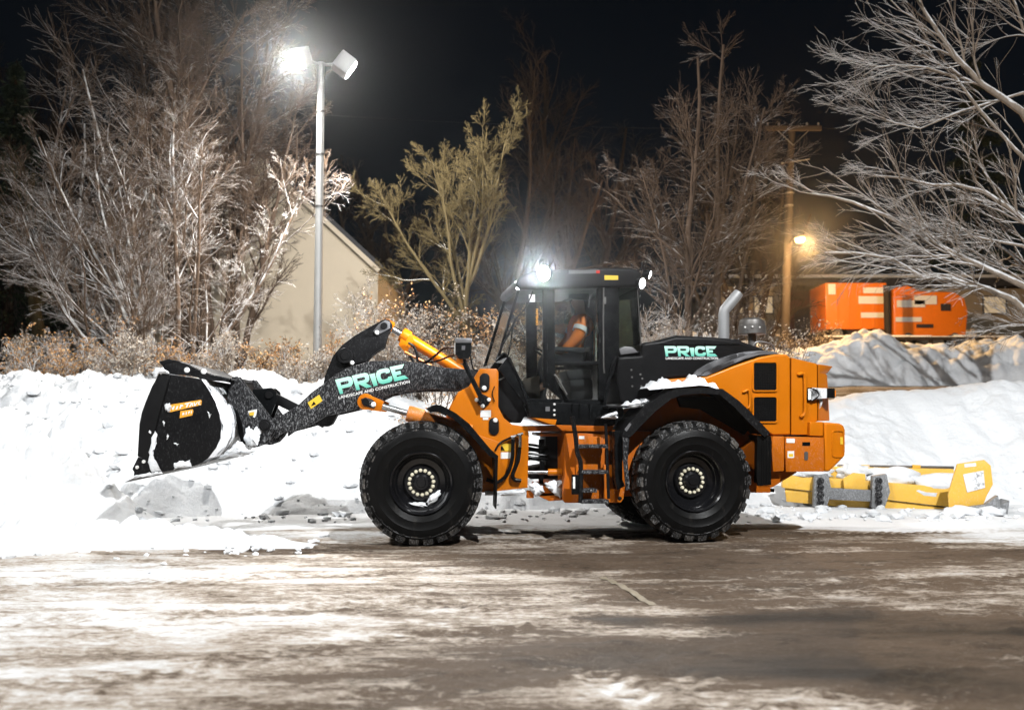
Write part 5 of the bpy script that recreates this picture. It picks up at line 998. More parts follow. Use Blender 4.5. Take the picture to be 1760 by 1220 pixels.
for zc, rx, ry in ((0.10, 0.152, 0.187), (0.32, 0.150, 0.187)):
    mb = MB(); ringp = [(rx * 1.0 * math.cos(t), ry * 1.08 * math.sin(t)) for t in np.linspace(0, 2 * math.pi, 33)]
    mb.add([(x, y, zc - 0.025) for x, y in ringp] + [(x, y, zc + 0.025) for x, y in ringp], [(i, i + 1, i + 34, i + 33) for i in range(32)]); mb.build('reflective_band', 'reflective', person)
for s in (-1, 1):
    a, b = Vector((0, s * 0.2, 0.46)), Vector((-0.10, s * 0.26, 0.24)); c = a.lerp(b, 0.55); mb = MB(); mb.lathe([(0.098, -0.03), (0.096, 0.03)], c, (b - a).normalized(), 18); mb.f = mb.f[:-2]; mb.mi = mb.mi[:-2]; mb.build('reflective_band', 'reflective', person)
# ------------------------------------------------------------------ bare trees and brush
def seg_mesh(name, P0, P1, R0, R1, mat, sides=3):
    """tapered sticks: one open prism for each length of branch"""
    D = P1 - P0; Ln = np.linalg.norm(D, axis=1, keepdims=True); D = D / np.maximum(Ln, 1e-6)
    up = np.where(np.abs(D[:, 2:3]) < 0.9, np.array([[0, 0, 1.0]]), np.array([[1.0, 0, 0]])); A = np.cross(D, up); A /= np.linalg.norm(A, axis=1, keepdims=True); B = np.cross(D, A)
    n = len(P0); V = np.empty((n, 2 * sides, 3))
    for j in range(sides):
        q = 2 * math.pi * j / sides; o = A * math.cos(q) + B * math.sin(q); V[:, j] = P0 - D * R0[:, None] * 0.3 + o * R0[:, None]; V[:, sides + j] = P1 + o * R1[:, None]
    f = np.array([[j, (j + 1) % sides, sides + (j + 1) % sides, sides + j] for j in range(sides)])
    F = (f[None] + (np.arange(n) * 2 * sides)[:, None, None]).reshape(-1, 4)
    return raw_mesh(name, V.reshape(-1, 3), F, mat)
def unit(a): return a / np.maximum(np.linalg.norm(a, axis=-1, keepdims=True), 1e-9)
def grow_level(P, D, Ln, R0, R1, nseg, wob, lift, rg):
    """march every branch of a level; returns polyline points (n, nseg+1, 3)"""
    n = len(P); pts = np.empty((n, nseg + 1, 3)); pts[:, 0] = P; d = D.copy()
    for i in range(nseg):
        d = unit(d + rg.normal(0, wob, (n, 3)) + np.array([0, 0, lift])); pts[:, i + 1] = pts[:, i] + d * (Ln / nseg)[:, None]
    return pts
def segs(pts, R0, R1):
    n, k, _ = pts.shape; t = np.linspace(0, 1, k); r = R0[:, None] * (1 - t) + R1[:, None] * t
    return pts[:, :-1].reshape(-1, 3), pts[:, 1:].reshape(-1, 3), r[:, :-1].ravel(), r[:, 1:].ravel()
def children(pts, Ln, R0, R1, m, ang, ratio, t0, rg, droop=0.0, rr=0.55):
    n, k, _ = pts.shape; t = rg.uniform(t0, 0.98, (n, m)); i = np.minimum((t * (k - 1)).astype(int), k - 2); f = t * (k - 1) - i
    ii = np.arange(n)[:, None]; P = pts[ii, i] * (1 - f)[..., None] + pts[ii, i + 1] * f[..., None]; T = unit(pts[ii, i + 1] - pts[ii, i])
    Rn = unit(np.cross(T, unit(rg.normal(0, 1, (n, m, 3))))); a = rg.normal(ang, 0.16, (n, m))[..., None]
    D = unit(T * np.cos(a) + Rn * np.sin(a) - np.array([0, 0, droop])); l = Ln[:, None] * ratio * (1.15 - 0.6 * t) * rg.uniform(0.7, 1.25, (n, m)); r = (R0[:, None] * (1 - t) + R1[:, None] * t) * rr
    return P.reshape(-1, 3), D.reshape(-1, 3), l.ravel(), r.ravel()
def tree(name, label, cat, base, stems, levels, mats, seed, group=None, sides=(7, 4, 3, 3, 3), wob=0.12, lift=0.06, rmin=0.004, leaves=None, trunk_levels=2):
    """stems: list of (offset, dir, length, radius[, polyline]); levels: (children, angle, ratio, t0, segments, lift)"""
    rg = np.random.default_rng(seed); root = thing(name, label, cat, base, 0.0, group)
    P = np.array([s[0] for s in stems], float); D = unit(np.array([s[1] for s in stems], float)); Ln = np.array([s[2] for s in stems], float); R0 = np.array([s[3] for s in stems], float); R1 = np.maximum(R0 * 0.25, rmin)
    acc = {'t': [], 'c': []}; pts = grow_level(P, D, Ln, R0, R1, 8, wob * 0.6, lift, rg)
    for i, s in enumerate(stems):
        if len(s) > 4:
            q = np.array(s[4], float); tt = np.linspace(0, len(q) - 1, 9); j = np.minimum(tt.astype(int), len(q) - 2); f = (tt - j)[:, None]; pts[i] = q[j] * (1 - f) + q[j + 1] * f + np.r_[np.zeros((1, 3)), rg.normal(0, 0.04, (8, 3))]
            Ln[i] = np.linalg.norm(np.diff(pts[i], axis=0), axis=1).sum()
    acc['t'].append((segs(pts, R0, R1), sides[0])); tips = None
    for li, (m, ang, ratio, t0, ns, lf) in enumerate(levels):
        P, D, Ln2, r = children(pts, Ln, R0, R1, m, ang, ratio, t0, rg); r = np.maximum(r, rmin); R0b, R1b = r, np.maximum(r * 0.3, rmin * 0.8)
        pts = grow_level(P, D, Ln2, R0b, R1b, ns, wob, lf, rg); Ln, R0, R1 = Ln2, R0b, R1b
        acc['t' if li + 1 < trunk_levels else 'c'].append((segs(pts, R0, R1), sides[min(li + 1, 4)])); tips = pts
    for key, nm, mat in (('t', 'trunk', mats[0]), ('c', 'crown', mats[1])):
        if not acc[key]: continue
        Vs, Fs, b = [], [], 0
        for (p0, p1, r0, r1), sd in acc[key]:
            me = seg_mesh('x', p0, p1, r0, r1, mat, sd); v = np.empty(len(me.vertices) * 3, np.float32); me.vertices.foreach_get('co', v); f = np.empty(len(me.loops), np.int32); me.loops.foreach_get('vertex_index', f)
            Vs.append(v.reshape(-1, 3)); Fs.append(f.reshape(-1, 4) + b); b += len(me.vertices); bpy.data.meshes.remove(me)
        link(nm, raw_mesh(nm, np.concatenate(Vs), np.concatenate(Fs), mat), root)
    if leaves:
        n, size, mat = leaves; T = tips.reshape(-1, 3); T = T[rg.integers(0, len(T), n)] + rg.normal(0, 0.05, (n, 3)); a = unit(rg.normal(0, 1, (n, 3))) * size; b2 = unit(np.cross(a, rg.normal(0, 1, (n, 3)))) * size * 0.6
        V = np.stack([T - a, T + b2, T + a, T - b2], 1).reshape(-1, 3); link('leaves', raw_mesh('leaves', V, np.arange(4 * n).reshape(-1, 4), mat, False), root)
    return root
def on_land(px, Y, dz=0.0):
    x = (px - CX) / F_PX * Y; return Vector((x, Y, float(land(np.array(x), np.array(Y))) + dz))
def fan(n, spread, ln, r, seed, off=0.15, yb=0.6, right=1.0):
    rr = random.Random(seed); out = []
    for i in range(n):
        a = (i + 0.5) / n * (1 + right) - 1 + rr.uniform(-0.12, 0.12); out.append(((a * off, rr.uniform(-off, off), -0.2), (a * spread, rr.uniform(-0.5, 0.5) * spread * yb, 1.0), ln * rr.uniform(0.8, 1.1) * (1 - 0.25 * abs(a)), r * rr.uniform(0.7, 1.1)))
    return out
# the big frosted tree behind the bucket
tree('snowy_tree', 'wide frosted bare tree on the snow bank behind the bucket', 'tree', on_land(300, 22.3, 0.0), fan(9, 0.80, 7.8, 0.085, 3, 0.25, right=0.42),
     [(9, 0.62, 0.42, 0.18, 6, 0.05), (7, 0.6, 0.48, 0.12, 5, 0.03), (6, 0.55, 0.55, 0.1, 3, 0.0), (4, 0.55, 0.6, 0.1, 2, 0.0)], ('bark_snowy', 'twig_snowy'), 5, rmin=0.0042)
tree('tall_tree', 'tall brown bare tree rising behind the frosted tree', 'tree', on_land(335, 27), fan(5, 0.33, 13.0, 0.2, 9, 0.4),
     [(12, 0.6, 0.36, 0.25, 6, 0.08), (9, 0.6, 0.48, 0.12, 5, 0.03), (8, 0.6, 0.5, 0.1, 3, 0.0), (1, 0.6, 0.5, 0.1, 2, 0.0)], ('bark_brown', 'twig_brown'), 6, rmin=0.007)
tree('tall_tree', 'bare tree beside the lit lamp post, left of its head', 'tree', on_land(395, 27), fan(4, 0.22, 12, 0.12, 12, 0.3),
     [(11, 0.65, 0.36, 0.2, 6, 0.06), (9, 0.6, 0.48, 0.12, 5, 0.03), (7, 0.6, 0.5, 0.1, 3, 0.0), (1, 0.6, 0.5, 0.1, 2, 0.0)], ('bark_brown', 'twig_brown'), 16, rmin=0.0065)
tree('tall_tree', 'bare brown tree standing left of the frosted tree', 'tree', on_land(190, 25.5), fan(5, 0.42, 10.5, 0.11, 14, 0.4), [(10, 0.6, 0.4, 0.2, 6, 0.06), (8, 0.6, 0.5, 0.12, 5, 0.03), (7, 0.55, 0.55, 0.1, 3, 0.0)], ('bark_snowy', 'twig_snowy'), 19, rmin=0.006)
tree('forked_tree', 'forked tree with yellowish trunk at the far left', 'tree', on_land(85, 28), [((0, 0, -0.2), (-0.08, 0, 1), 6.5, 0.24), ((0.2, 0, 0.6), (0.45, 0, 1), 5.0, 0.16), ((-.1, 0, 1.5), (-.6, .1, 1), 4, .12)],
     [(9, 0.7, 0.42, 0.3, 6, 0.05), (8, 0.6, 0.48, 0.12, 5, 0.03), (8, 0.6, 0.5, 0.1, 4, 0.0)], ('bark_yellow', 'twig_brown'), 8, rmin=0.008)
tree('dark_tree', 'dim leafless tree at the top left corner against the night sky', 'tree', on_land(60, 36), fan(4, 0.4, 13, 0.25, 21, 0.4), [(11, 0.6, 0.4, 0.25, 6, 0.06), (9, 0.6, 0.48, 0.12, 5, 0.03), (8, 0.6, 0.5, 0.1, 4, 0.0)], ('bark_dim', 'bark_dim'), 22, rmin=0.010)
tree('yellow_tree', 'bare tree left of the cab lamps, yellow-green light in its bark colour', 'tree', on_land(800, 25.5), [((0, 0, -0.2), (0.0, 0, 1), 3.0, 0.13)] + [((0, 0, 1.9 + 0.2 * i), (s, random.uniform(-.3, .3), 1.0), 4.4, 0.06) for i, s in enumerate((-0.62, -0.38, -0.12, 0.14, 0.34, 0.55))],
     [(10, 0.55, 0.34, 0.2, 6, 0.06), (8, 0.5, 0.5, 0.1, 5, 0.03), (6, 0.5, 0.55, 0.1, 3, 0.02), (3, 0.5, 0.55, 0.1, 2, 0.0)], ('bark_yellow', 'twig_yellow'), 31, rmin=0.005)  # the yellow-green light on this tree is put into its bark colour
for i, (px, Y, top, s, lab) in enumerate(((1160, 27, 9.6, 33, 'taller bare tree with two leaders right of the cab, left trunk'), (1212, 28.5, 10.2, 34, 'slim bare tree close right of the two-leader tree'))):
    tree('bare_tree', lab, 'tree', on_land(px + 30, Y), [((0, 0, -0.2), (-0.10 + 0.06 * i, 0, 1), top, 0.13), ((0.1, 0, 1.0), (0.22, 0.1, 1), top * 0.75, 0.08), ((-.1, 0, 1.2), (-.42, -.1, 1), top * .55, .06)],
         [(13, 0.7, 0.33, 0.2, 6, 0.05), (9, 0.55, 0.5, 0.1, 5, 0.02), (7, 0.55, 0.55, 0.1, 4, 0.0)], ('bark_brown', 'twig_brown'), s, 'bare trees behind the cab', rmin=0.0058)
for i, (px, Y, h, lab) in enumerate(((900, 40, 11, 'dim far tree in the dark just above the brightest cab lamp'), (1010, 46, 14, 'dim far tree in the dark above the cab roof'), (660, 44, 9, 'dim far tree in the dark between house and yellow tree'), (1300, 44, 10, 'dim far tree in the dark left of the utility pole'))):
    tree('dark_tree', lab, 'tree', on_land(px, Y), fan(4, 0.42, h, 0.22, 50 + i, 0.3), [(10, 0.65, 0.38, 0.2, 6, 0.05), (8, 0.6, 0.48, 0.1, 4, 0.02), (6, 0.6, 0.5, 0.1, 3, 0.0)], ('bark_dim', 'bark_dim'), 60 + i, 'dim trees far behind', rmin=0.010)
# the near tree at the right: its trunk stands outside the frame, limbs reach in
def near_tree():
    b = Vector((12.9, 21.4, 1.9))
    def pl(Y, *p): return [tuple(at(p[i], p[i + 1], Y + 0.15 * (i // 2)) - b) for i in range(0, len(p), 2)]
    trunk = [(0, 0, -1.3), (-0.1, 0, 1.5), (-0.05, 0, 4.0), (0.2, 0.1, 8.0)]
    st = [((0, 0, -1.3), (0, 0, 1), 9, 0.26, trunk)]
    for r, pts in ((0.085, (1890, 640, 1760, 528, 1690, 490, 1600, 478, 1500, 440, 1420, 430)), (0.08, (1885, 560, 1745, 478, 1640, 440, 1540, 380, 1450, 340, 1400, 330)), (0.075, (1880, 470, 1790, 400, 1690, 330, 1600, 320, 1510, 300)), (0.10, (1890, 420, 1760, 190, 1690, 140, 1610, 60, 1560, -40)), (0.07, (1880, 400, 1740, 250, 1640, 130, 1540, 110, 1480, 130)), (0.06, (1880, 300, 1760, 160, 1660, 190, 1580, 220, 1500, 200)), (0.06, (1880, 500, 1760, 420, 1660, 400, 1560, 410, 1470, 380)), (0.07, (1880, 260, 1800, 100, 1740, 0, 1700, -90)), (0.05, (1880, 600, 1790, 500, 1700, 450, 1640, 420, 1580, 440)), (0.05, (1885, 660, 1800, 560, 1740, 555, 1660, 570))):
        q = pl(20.8, *pts); st.append((q[0], (1, 0, 0), 3, r * (1.05 if r > 0.074 else 0.72), q))
    return tree('near_tree', 'frosted tree at the right edge whose long branches sweep over the yard', 'tree', b, st, [(10, 0.40, 0.38, 0.15, 8, 0.012), (7, 0.4, 0.55, 0.1, 6, 0.0), (4, 0.42, 0.6, 0.1, 5, 0.0)], ('bark_white', 'twig_white'), 77, rmin=0.0042, wob=0.11)
near_tree()
def conifer(px, Y, h, r, label, seed):
    rg = np.random.default_rng(seed); b = on_land(px, Y); root = thing('spruce_tree', label, 'tree', b); mb = MB(); mb.tube([(0, 0, -0.3), (0, 0, h * 0.6), (0, 0, h)], [0.22, 0.1, 0.02], 8); mb.build('trunk', 'bark_brown', root)
    n = 15000; t = rg.uniform(0.06, 1, n) ** 0.8; a = np.floor(rg.uniform(0, 2 * math.pi, n) * 2.2) / 2.2 + rg.normal(0, 0.13, n) + np.floor(t * 16) * 1.1; rad = r * (1.04 - t) * rg.uniform(0.1, 1, n) ** 0.6
    z = h * (np.floor(t * 16) / 16) + rg.normal(0, 0.12, n) - rad * 0.28 + 0.3; C = np.stack([rad * np.cos(a), rad * np.sin(a), z], 1); d = unit(np.stack([np.cos(a), np.sin(a), -0.5 + 0 * a], 1) + rg.normal(0, 0.35, (n, 3))) * 0.13; s = unit(np.cross(d, rg.normal(0, 1, (n, 3)))) * 0.03
    link('crown', raw_mesh('crown', np.stack([C - d, C + s, C + d, C - s], 1).reshape(-1, 3), np.arange(4 * n).reshape(-1, 4), 'needle_green', False), root)
conifer(1690, 58, 18.0, 4.2, 'dark green spruce behind the sweeping branches at the right', 5); conifer(10, 33, 11, 2.6, 'dark spruce at the left edge behind the forked tree', 6)
# brush along the top of the bank
def shrub(px, Y, h, w, label, seed, mats, leaves=None, name='shrub', group='brush along the bank'):
    rr = random.Random(seed); st = []
    for i in range(12): a = rr.uniform(0, 6.28); k = rr.uniform(0.1, 1); st.append(((0.25 * w * math.cos(a) * k, 0.15 * w * math.sin(a) * k, -0.3), (math.cos(a) * 0.75 * k * w / h, math.sin(a) * 0.6 * k * w / h, 1), h * rr.uniform(0.6, 1.05), 0.016))
    x = (px - CX) / F_PX * Y; zb = max(float(land(np.array(x), np.array(Y))), float(bank(np.array([[x]]), np.array([[Y]]))[0, 0]) if Y < 25 else 0)
    return tree(name, label, 'shrub', Vector((x, Y, zb - 0.1)), st, [(9, 0.6, 0.42, 0.1, 4, 0.03), (7, 0.6, 0.5, 0.1, 3, 0.0), (2, 0.6, 0.55, 0.1, 2, 0.0)], mats, seed, group, sides=(5, 3, 3, 3, 3), rmin=0.0035, leaves=leaves, trunk_levels=1)
SN, BR, RU, TA = ('brush_frost', 'brush_frost'), ('twig_brown', 'twig_brown'), (2600, 0.032, 'leaf_rust'), (1800, 0.03, 'leaf_tan')
spec = [(-10, 20.5, 1.7, 1.6, SN, TA, 'frosted tan brush at the left edge of the bank'), (75, 20.0, 1.7, 1.5, SN, (1300, 0.03, 'leaf_rust'), 'rust-leaved brush beside the tan brush at far left'), (150, 21.0, 2.0, 1.6, SN, (1300, 0.03, 'leaf_rust'), 'frosted brush with rusty leaves left of the frosted tree'), (215, 19.6, 1.3, 1.3, SN, TA, 'low pale brush in front of the frosted tree, left side'),
        (290, 19.8, 1.2, 1.4, SN, (1200, 0.03, 'leaf_rust'), 'low rusty brush directly above the bucket'), (400, 20.2, 1.5, 1.5, SN, TA, 'frosted brush right of the frosted tree trunk'), (470, 20.8, 1.5, 1.4, BR, RU, 'dark brush with orange leaves under the house gable'), (540, 20.0, 1.2, 1.4, SN, TA, 'pale brush at the lamp post foot'),
        (600, 20.6, 1.5, 1.5, SN, RU, 'frosted brush under the right house corner'), (665, 19.8, 2.2, 1.5, SN, TA, 'frosted brush above the bell crank'), (695, 22.5, 2.9, 1.3, BR, (1600, 0.034, 'leaf_rust'), 'tall rust-leaved bush right of the house'), (745, 20.5, 2.5, 1.5, BR, TA, 'brown brush above the tilt cylinder'),
        (820, 21.0, 2.6, 1.6, BR, RU, 'brown brush in front of the yellow tree'), (880, 20.0, 2.2, 1.4, SN, TA, 'brush seen through the front cab glass'), (960, 20.5, 2.4, 1.6, BR, None, 'brush behind the cab'), (1060, 20.5, 2.8, 1.6, SN, None, 'frosted brush seen through the rear cab glass'),
        (1125, 21.0, 3.0, 1.6, SN, None, 'frosted brush right of the rear cab lamp'), (1185, 20.2, 2.4, 1.5, SN, TA, 'pale brush above the hood lettering'), (1245, 21.5, 3.2, 1.7, BR, None, 'brown twiggy brush behind the exhaust pipe'), (1310, 22.5, 3.0, 1.7, BR, TA, 'brown twiggy brush right of the exhaust pipe'),
        (690, 18.8, 0.5, 0.5, SN, (260, 0.03, 'leaf_rust'), 'small rusty weeds poking through snow under the boom'), (750, 19.2, 0.6, 0.6, SN, (300, 0.03, 'leaf_rust'), 'rusty weeds between lift cylinder and boom'),
        (1460, 33.0, 1.2, 1.3, BR, None, 'small dark bush on the far snow bank'), (1400, 35.0, 2.0, 1.8, BR, TA, 'brown brush below the orange truck'), (1690, 34.0, 1.8, 2.0, BR, TA, 'brown brush below the parked truck, right'), (1600, 35.5, 1.3, 1.6, SN, TA, 'tan brush under the front of the parked truck')]
for i, (px, Y, h, w, mats, lv, lab) in enumerate(spec): shrub(px, Y, h, w, lab, 200 + i, mats, lv)

# ------------------------------------------------------------------ house, lamp post, utility pole, yard behind
def gable_house(label, x0, x1, Y, eave_z, peak_x, peak_z, depth, wall_mat, roof_mat='roof_dark', name='house'):
    g = float(land(np.array((x0 + x1) / 2), np.array(Y))); root = thing(name, label, 'house', (0.5 * (x0 + x1), Y, g)); c = 0.5 * (x0 + x1)
    px_, ez, pz = peak_x - c, eave_z - g, peak_z - g; a, b = x0 - c, x1 - c
    mb = MB(); mb.prism([(a, -1.5), (b, -1.5), (b, ez), (px_, pz), (a, ez)], 0, depth); mb.build('wall', wall_mat, root)
    for s, e in ((a, -1), (b, 1)):
        d = Vector((s - px_, 0, ez - pz)).normalized(); n = Vector((-d.z * e, 0, d.x * e)); n = n if n.z > 0 else -n; p, q = Vector((px_, 0, pz)), Vector((s, 0, ez)) + d * 0.22
        mb = MB(); quad = [(v.x, v.z) for v in (p + n * .02, q + n * .02, q + n * .16, p + n * .16)]; mb.prism(quad, -0.3, depth + 0.3); rf = mb.build('roof', roof_mat, root)
        mb = MB(); quad = [(v.x, v.z) for v in (p - n * .14, q - n * .14, q + n * .018, p + n * .018)]; mb.prism(quad, -0.29, -0.25); mb.build('barge_board', 'siding', rf)
    for x in (a, b): mb = MB(); mb.box(x - 0.06, x + 0.06, -0.05, 0.06, 0, ez - 0.05); mb.build('corner_board', 'siding', root)
    return root
HY = 34.0
gable_house('cream sided house with steep gable behind the lamp post', at(225, 500, HY).x, at(647, 500, HY).x, HY, at(647, 458, HY).z, at(436, 262, HY).x, at(436, 262, HY).z, 9, 'siding')
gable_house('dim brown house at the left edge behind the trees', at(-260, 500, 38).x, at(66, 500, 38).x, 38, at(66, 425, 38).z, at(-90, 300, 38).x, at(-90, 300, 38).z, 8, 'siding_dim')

def lamp_pole(label, base, h, heads, power, cone=R(168), blend=0.35, col=(1.0, 0.96, 0.90)):
    root = thing('lamp_post', label, 'street lamp', base); mb = MB(); mb.tube([(0, 0, -0.4), (0, 0, h)], [0.10, 0.075], 12); mb.build('pole', 'galvanised', root)
    for zz in (h - 1.1, h - 2.05, h - 3.2): mb = MB(); mb.lathe([(0.092, -0.02), (0.096, 0), (0.092, 0.02)], (0, 0, zz), (0, 0, 1), 12); mb.build('strap', 'steel_worn', root)
    for dx, dy, lit, tgt, *face in heads:
        d = Vector((dx, dy, 0)).normalized(); s = Vector((-d.y, d.x, 0)); mb = MB(); mb.tube([(0, 0, h - 0.05), d * 0.2 + Vector((0, 0, h - 0.03)), d * 0.32 + Vector((0, 0, h))], 0.035, 8); arm_ = mb.build('arm', 'galvanised', root)
        c = d * 0.5 + Vector((0, 0, h)); fd_ = Vector((*face, 0)).normalized() if face else d; s = Vector((-fd_.y, fd_.x, 0)); tilt = (fd_ * math.cos(R(35)) - Vector((0, 0, 1)) * math.sin(R(35))).normalized(); up = s.cross(tilt)
        if up.z < 0: up = -up
        def bx_(f0, f1, w, u0, u1): return [c + tilt * f + s * ww + up * uu for f in (f0, f1) for ww in (-w, w) for uu in (u0, u1)]
        F6 = [(0, 1, 3, 2), (4, 6, 7, 5), (0, 4, 5, 1), (2, 3, 7, 6), (0, 2, 6, 4), (1, 5, 7, 3)]
        mb = MB(); mb.add(bx_(-0.19, 0.19, 0.21, -0.21, 0.2), F6); hd = mb.build('lamp_head', 'galvanised', root, bevel=0.03)
        mb = MB(); mb.add(bx_(0.192, 0.202, 0.17, -0.17, 0.16), F6); mb.build('lens', 'lamp_white' if lit else 'reflective', hd)
        if lit:
            l = spot('lamp_light', Vector(base) + c + tilt * 0.3, tgt[:3], power * (tgt[3] if len(tgt) > 3 else 1), cone, blend, col, 0.16); l.parent = root; l.location = c + tilt * 0.3
    return root
LB = on_land(545, 21.0); LB.z = 1.9; LT = at(548, 108, 21.0); LH = LT.z - LB.z
lamp_pole('tall grey lamp post with blazing floodlight left of its top', LB, LH, [(-0.85, -0.5, True, (-3, 10, 0), -0.30, -0.95), (1.0, 0.25, True, (-5, 38, 5, 1.5))], LAMP_SEEN)
# sister posts of the same lot, behind the viewer; their light is what falls on the machine's near side
lamp_pole('tall lot lamp post standing behind the viewer at left', Vector((-11.0, -3.0, 0)), 17.0, [(0.5, 0.85, True, (-3.5, 10.5, 0.0))], LAMP_LEFT, R(88), 1.0, (0.985, 0.995, 1.0))
lamp_pole('tall lot lamp post standing behind the viewer at right', Vector((8.0, -4.0, 0)), 17.0, [(-0.25, 0.97, True, (5.0, 16.0, 0.0))], LAMP_RIGHT, R(100), 1.0, (0.985, 0.995, 1.0))

def utility_pole():
    Y = 38.0; b = on_land(1346, Y); top = at(1361, 222, Y); root = thing('utility_pole', 'wooden utility pole with crossarm and small orange lamp', 'utility pole', b); dx = top.x - b.x; h = top.z - b.z
    mb = MB(); mb.tube([(0, 0, -0.5), (dx, 0, h + 0.1)], [0.19, 0.13], 12); mb.build('pole', 'wood_pole', root)
    mb = MB(); mb.box(dx - 1.15, dx + 1.12, -0.22, -0.1, h - 0.12, h + 0.08); ca_ = mb.build('crossarm', 'wood_pole', root, bevel=0.015)
    for x in (-1.0, -0.55, 0.55, 1.0): mb = MB(); mb.lathe([(0.03, 0), (0.05, 0.03), (0.035, 0.06), (0.05, 0.09), (0.02, 0.13), (0.001, 0.14)], (dx + x, -0.16, h + 0.08), (0, 0, 1), 10); mb.build('insulator', 'trim_grey', ca_)
    mb = MB(); mb.tube([(dx - 0.5, -0.16, h - 1.42), (dx, -0.2, h - 1.36), (dx + 0.62, -0.16, h - 1.25)], 0.03, 8); mb.build('bracket', 'steel_worn', root)
    for s in (-1, 1): mb = MB(); mb.tube([(dx, -0.16, h - 0.7), (dx + s * 0.6, -0.16, h - 0.12)], 0.02, 6); mb.build('brace', 'steel_worn', root)
    for zz, rr_ in ((h - 2.6, .22), (h - 3.1, .24)): mb = MB(); mb.lathe([(0.17, 0), (0.18, .03), (0.17, .06)], (dx * (zz / h), 0, zz), (0, 0, 1), 12); mb.build('band', 'steel_worn', root)
    L_ = at(1375, 411, Y - 1.9) - b; mb = MB(); mb.tube([(dx * 0.55, 0, L_.z + 0.15), (L_.x, L_.y + 0.35, L_.z + 0.28), (L_.x, L_.y, L_.z + 0.16)], 0.03, 8); mb.build('lamp_arm', 'steel_worn', root)
    mb = MB(); mb.lathe([(0.05, 0.2), (0.14, 0.14), (0.2, 0.06), (0.2, 0.03)], L_, (0, 0, 1), 16); mb.build('lamp_head', 'steel_worn', root)
    mb = MB(); mb.lathe([(0.18, 0.05), (0.19, -0.03), (0.14, -0.12), (0.001, -0.16)], L_, (0, 0, 1), 16); mb.build('lens', 'lamp_sodium', root)
    l = bpy.data.lights.new('sodium_light', 'POINT'); l.energy = LAMP_SODIUM; l.color = (1.0, 0.58, 0.22); l.shadow_soft_size = 0.15; o = bpy.data.objects.new('sodium_light', l); COL.objects.link(o); o.parent = root; o.location = L_ + Vector((0.15, -0.5, -0.3))
utility_pole()
def wire(a, b, sag, label):
    mb = MB(); mb.tube([a.lerp(b, t) - Vector((0, 0, sag * 4 * t * (1 - t))) for t in np.linspace(0, 1, 24)], 0.012, 5); tag(mb.build('power_line', 'black_matt'), label, 'power line')
wire(at(1316, 222, 38), at(-400, 60, 60), 1.5, 'power line running left from the crossarm tip'); wire(at(1414, 220, 38), at(2200, 120, 60), 1.5, 'power line running right from the crossarm tip')

